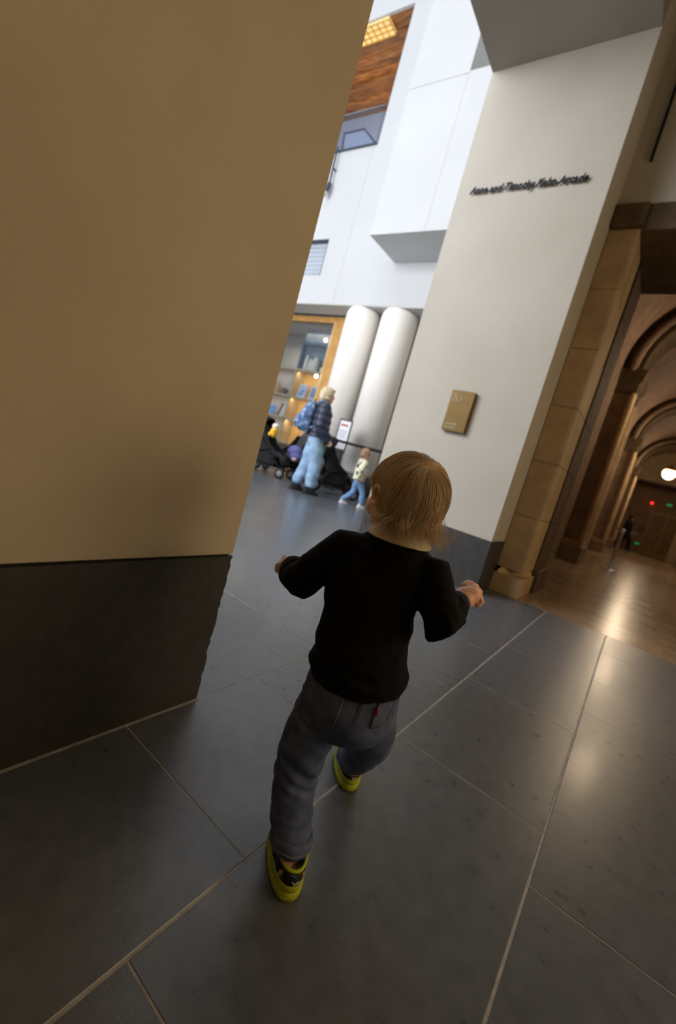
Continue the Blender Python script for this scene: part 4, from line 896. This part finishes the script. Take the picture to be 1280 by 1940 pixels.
# rolled hem of the jeans
def hem(c, d, r, mat='denim_dark'):
    d = V(d).normalized(); u = V(d).orthogonal().normalized(); v = d.cross(u); mb = MB(); n = 40; pr_ = [(r - .004, .013), (r + .0015, .014), (r + .004, .006), (r + .0035, -.006), (r + .001, -.013), (r - .003, -.012), (r - .005, 0)]
    for i in range(n):
        a = 2 * PI * i / n
        for q, z in pr_:
            w = .0014 * math.sin(3 * a + 1) + .0010 * math.sin(7 * a); mb.v.append(tuple(V(c) + (u * math.cos(a) + v * math.sin(a)) * (q + w) + d * (z + .002 * math.sin(2 * a))))
    p = len(pr_)
    for i in range(n):
        for j in range(p): mb.f.append((i * p + j, ((i + 1) % n) * p + j, ((i + 1) % n) * p + (j + 1) % p, i * p + (j + 1) % p))
    o = mb.build('rolled_hem', m_[mat], je, True, True)
    pts = [V(c) + (u * math.cos(a) + v * math.sin(a)) * (r + .0052 + .0014 * math.sin(3 * a + 1) + .001 * math.sin(7 * a)) + d * (-.002 + .002 * math.sin(2 * a)) for a in [2 * PI * i / 40 for i in range(41)]]
    MB().tube(pts, .0007, 5, cap=False).build('stitching', m_['stitch_pale'], je, True, True)
hem((-.336, .645, .070), (-.16, .10, 1), .0365)
hem((-.387, .934, .064), (.14, -.24, 1), .0352)

# shoes: lime soled clogs with a floral printed upper
def outline(L, Wd, n=40):
    pts = []
    for i in range(n):
        a = 2 * PI * i / n; x = math.cos(a); y = math.sin(a)
        xx = L / 2 * math.copysign(abs(x) ** .85, x); w = Wd / 2 * (1 + .14 * x) ; pts.append((xx, w * math.copysign(abs(y) ** .82, y)))
    return pts
def shoe(heel, d, lab=None):
    d = V(d).normalized(); s_ = V((-d.y, d.x, 0)); L, Wd = .150, .070; c = V((heel[0], heel[1], 0)) + d * L / 2; O = outline(L, Wd); n = len(O)
    t = bpy.data.objects.new('shoe', None); COL.objects.link(t); t.parent = td; t.location = c - PB; t.rotation_euler = (0, 0, math.atan2(d.y, d.x)); t.empty_display_size = .05
    def ring(k, z, inset=0, shift=0, rise=0):
        return [(x * k + shift + (0), y * k * (1 - inset), z + rise * max(0, x / (L / 2)) ** 2) for x, y in O]
    def skin_(rs, name, mat, capb=True, capt=True, par=t, smooth=True):
        mb = MB()
        for r in rs: mb.v += r
        for i in range(len(rs) - 1):
            for j in range(n): mb.f.append((i * n + j, i * n + (j + 1) % n, (i + 1) * n + (j + 1) % n, (i + 1) * n + j))
        if capb: mb.f.append(tuple(range(n))[::-1])
        if capt: mb.f.append(tuple((len(rs) - 1) * n + j for j in range(n)))
        o = mb.build(name, m_[mat], par, smooth); return o
    skin_([ring(.93, 0), ring(1.0, .002), ring(1.02, .008), ring(1.015, .017), ring(1.0, .0175), ring(1.0, .0192), ring(1.012, .020), ring(1.005, .031, rise=.004), ring(.97, .034, rise=.004)], 'sole', 'lime')
    tr = MB()
    for i in range(72):      # ribs around the sole edge
        a = 2 * PI * i / 72; x, y = math.cos(a), math.sin(a)
        px = L / 2 * math.copysign(abs(x) ** .85, x) * 1.02; py = Wd / 2 * (1 + .14 * x) * math.copysign(abs(y) ** .82, y) * 1.02
        tr.tube([(px, py, .003), (px, py, .0095)], .0014, 5, cap=False)
    o = tr.build('tread_ribs', m_['lime'], t, True); o['kind'] = 'stuff'
    # upper: wall ring around, closed over the toes
    m2 = MB(); hs_ = (.030, .042, .051, .057); nn = n
    for k_, z in enumerate(hs_):
        for x, y in O:
            f = (x / (L / 2) + 1) / 2; ins = 1 - .05 * k_ - .05 * k_ * max(0, f - .55) * 2
            m2.v.append((x * ins - .001 * k_, y * ins, z + (.010 * max(0, 1 - abs(f - .62) * 2.6) if k_ == 3 else 0) - (.004 if f < .25 and k_ == 3 else 0)))
    for i in range(3):
        for j in range(nn): m2.f.append((i * nn + j, i * nn + (j + 1) % nn, (i + 1) * nn + (j + 1) % nn, (i + 1) * nn + j))
    # toe cover
    top0 = 3 * nn; front = [j for j in range(nn) if O[j][0] > L * .02]
    left = sorted([j for j in front if O[j][1] >= 0], key=lambda j: -O[j][0]); right = sorted([j for j in front if O[j][1] < 0], key=lambda j: -O[j][0])
    rows = list(zip(left, right)); prev = None
    for a_, b_ in rows:
        A_, B_ = V(m2.v[top0 + a_]), V(m2.v[top0 + b_]); row = [top0 + a_]
        for q in range(1, 6):
            p_ = A_.lerp(B_, q / 6); p_.z += .014 * math.sin(PI * q / 6) * min(1, (L / 2 - p_.x) / .03 + .3); row.append(len(m2.v)); m2.v.append(tuple(p_))
        row.append(top0 + b_)
        if prev:
            for q in range(6): m2.f.append((prev[q], prev[q + 1], row[q + 1], row[q]))
        prev = row
    o = m2.build('upper', m_['floral_print'], t, True); sm = o.modifiers.new('s', 'SOLIDIFY'); sm.thickness = .004; sm.offset = -1
    # lime rim round the opening
    back = [j for j in range(nn) if O[j][0] <= L * .04]; back.sort(key=lambda j: math.atan2(O[j][1], -O[j][0]))
    MB().tube([V(m2.v[top0 + j]) + V((0, 0, .001)) for j in back], .0032, 8).build('rim', m_['lime'], t, True)
    MB().tube([V(m2.v[prev[q]]) + V((0, 0, .001)) for q in range(7)], .0032, 8).build('tongue_rim', m_['lime'], t, True)
    k1 = MB()
    for s in (-1, 1): k1.ell((.012, s * Wd * .49, .046), (.009, .003, .009))
    k1.build('strap_rivet', m_['lime'], t, True)
    return t
shoe((-.290, .612), LF); shoe((-.364, .912), RF)

# hair: cap and strands running from the crown
cr = V((-.62, .10, .78)).normalized()   # crown in head axes (forward, left, up)
AXE = (.0815, .0700, .0790)
def onhead(dr, off=0): return hp(dr.x * (AXE[0] + off) - .006, dr.y * (AXE[1] + off), dr.z * (AXE[2] + off) + .004)
def lim(az):   # how far down the hair reaches, by azimuth from the face direction
    f = math.cos(az)
    return -.24 + .68 * max(0, f) ** .6 if f > 0 else -.24 - .55 * (-f) ** .5
cap_ = MB(); nu, nv = 72, 30
for i in range(nv + 1):
    for j in range(nu):
        az = 2 * PI * j / nu; el0 = math.asin(max(-.82, min(.9, lim(az)))); el = PI / 2 - (PI / 2 - el0) * i / nv
        d = V((math.cos(el) * math.cos(az), math.cos(el) * math.sin(az), math.sin(el)))
        o_ = .0006 + .0012 * noise.noise(V((az * 9, el * 2, 3))); o_ += -.004 * max(0, (i / nv - .85) / .15)
        cap_.v.append(tuple(onhead(d, o_)))
for i in range(nv):
    for j in range(nu): cap_.f.append((i * nu + j, (i + 1) * nu + j, (i + 1) * nu + (j + 1) % nu, i * nu + (j + 1) % nu))
hc = cap_.build('hair', m_['hair_base'], td, True, True)
vs = []; fs = []; tone = []
def strand(pts, r0):
    n = len(pts); k = len(vs); p_ = pts[n // 2]; tv = min(1, max(0, random.gauss(.45, .2) + .5 * noise.noise(p_ * 30))); tone.extend([tv] * (3 * n))
    for i, p_ in enumerate(pts):
        t_ = (pts[min(i + 1, n - 1)] - pts[max(i - 1, 0)])
        if t_.length < 1e-9: t_ = V((0, 0, 1))
        t_.normalize(); u = (t_.orthogonal() if i == 0 else u - t_ * u.dot(t_)).normalized(); w = t_.cross(u); r = r0 * (1 - .75 * (i / (n - 1)) ** 2)
        for a in (0, 2.094, 4.189): vs.append(p_ + (u * math.cos(a) + w * math.sin(a)) * r)
    for i in range(n - 1):
        for j in range(3): fs.append((k + 3 * i + j, k + 3 * i + (j + 1) % 3, k + 3 * i + 3 + (j + 1) % 3, k + 3 * i + 3 + j))
for q in range(8200):
    # root direction: random over the upper head
    z = random.uniform(-.35, 1); a = random.uniform(0, 2 * PI); rr = math.sqrt(max(0, 1 - z * z)); d = V((rr * math.cos(a), rr * math.sin(a), z))
    if q % 6 == 0: d = (cr + V((random.gauss(0, .38), random.gauss(0, .38), random.gauss(0, .38)))).normalized()
    az = math.atan2(d.y, d.x)
    if d.z < lim(az) + .05: continue
    clump = noise.noise(V((d.x * 2.6, d.y * 2.6, d.z * 2 + 7))); lift = .0012 + .0024 * abs(noise.noise(V((d.x * 5, d.y * 5, d.z * 3)))) + random.uniform(0, .0022)
    L = random.uniform(.055, .115); step = .0055; pts = [onhead(d, 0)]; out = 0; c = d.copy(); ph = random.uniform(0, 6); wig = random.uniform(.3, 1.0)
    tdir = None; pos = pts[0]; free = False; steps = int(L / step)
    for k in range(steps):
        az = math.atan2(c.y, c.x)
        if not free:
            g = (c - cr); g = g - c * g.dot(c)
            dn = V((0, 0, -1)); dn = dn - c * dn.dot(c); sw_ = c.cross(V((0, 0, 1)))
            m = g.normalized() * (.30 + 1.6 * max(0, min(1, (c.dot(cr) - .25) / .7)) ** 2) + dn * 1.0 + sw_ * .75 * clump + sw_ * (.10 + .30 * max(0, .35 - c.z)) * math.sin(8 * noise.noise(V((d.x * 4, d.y * 4, 2))) + k * .62) + sw_ * .10 * math.sin(ph + k * .8 * wig)
            if m.length < 1e-6: m = dn
            c = (c + m.normalized() * step / .078).normalized(); pos = onhead(c, lift * min(1, (k + 1) / 7) + .003 * min(1, k / 8) * (.4 + abs(clump)))
            pts.append(pos)
            if c.z < lim(az) + .03 or (c.z < -.40 and random.random() < .12): free = True; vel = (pts[-1] - pts[-2]).normalized(); nrm = (HR @ c).normalized(); sidev = vel.cross(nrm); kk = 0; crl = random.uniform(.3, 1.1)
        else:
            kk += 1
            if kk > (9 if math.cos(az) < -.25 else 2): break
            vel = (vel + nrm * .26 * crl + sidev * .30 * math.sin(6 * noise.noise(V((c.x * 5, c.y * 5, 9))) + kk * .6) + V((0, 0, .05 * kk * crl * .35))).normalized()
            pos = pos + vel * step * .82; pts.append(pos)
    if len(pts) > 3: strand(pts, random.uniform(.00030, .00050))
# flicked curls at the nape, on the right hand side of the neck and behind the ear
for (bf, bl, bz, num, sc2, side) in ((-.55, -.70, -.55, 60, 1.0, -1), (-.75, -.45, -.62, 50, .8, -1), (-.9, .0, -.50, 46, .5, 1), (-.7, .5, -.62, 50, .55, 1), (-.15, .9, -.45, 40, .6, 1)):
    bd = V((bf, bl, bz)).normalized()
    for q in range(num):
        d = (bd + V((random.gauss(0, .10), random.gauss(0, .10), random.gauss(0, .08)))).normalized(); p0 = onhead((d + V((0, 0, .45))).normalized(), .003); p1 = onhead((d + V((0, 0, .2))).normalized(), .006); p2 = onhead(d, .008)
        nrm = (HR @ d).normalized(); R_ = random.uniform(.007, .014) * (1 + .5 * sc2); pts = [p0, p1, p2]; turn = random.uniform(2.2, 5.0); sd = hu.cross(nrm) * side
        cen = p2 + nrm * R_; n_ = 12
        for k in range(1, n_ + 1):
            a = turn * k / n_; rr = R_ * (1 - .35 * k / n_)
            pts.append(cen - nrm * rr * math.cos(a) - hu * rr * math.sin(a) * .9 + sd * .012 * sc2 * (k / n_) + nrm * .010 * sc2 * k / n_ - hu * .008 * k / n_)
        strand(pts, random.uniform(.00026, .0004))
mb = MB(); mb.v = [tuple(p_) for p_ in vs]; mb.f = fs
o = mb.build('hair_strands', m_['hair_strand'], hc, True, True); o['kind'] = 'stuff'
o.data.attributes.new('tone', 'FLOAT', 'POINT').data.foreach_set('value', tone)
hm = m_['hair_strand'].node_tree; at = hm.nodes.new('ShaderNodeAttribute'); at.attribute_name = 'tone'; hr = hm.nodes.new('ShaderNodeValToRGB')
hr.color_ramp.elements[0].color = s2l((184, 138, 90)); hr.color_ramp.elements[1].color = s2l((255, 240, 206)); hm.links.new(at.outputs['Fac'], hr.inputs[0]); hm.links.new(hr.outputs[0], hm.nodes['Principled BSDF'].inputs['Base Color'])

GR = dict(column='white columns under the atrium facade', stroller='strollers parked in the atrium', book='books on the shop shelves', vase='pale vases in the shop window',
          vault_rib='stone ribs of the arcade vault', stone_pier='stone piers along the arcade', globe_lamp='globe lamps along the arcade', spotlight='spotlights in the shop window',
          exit_light='exit lights on the end wall', wall_strip='stone wall strips in the arcade bays', stone_pilaster='stone pilasters of the portal', bowl='bowls in the shop', lamp='cone lamps on the shop shelves')
tops = [o for o in bpy.data.objects if o.parent is None and 'label' in o]
for o in tops:
    b = o.name.split('.')[0]
    if b in GR and sum(1 for q in tops if q.name.split('.')[0] == b) > 1: o['group'] = GR[b]
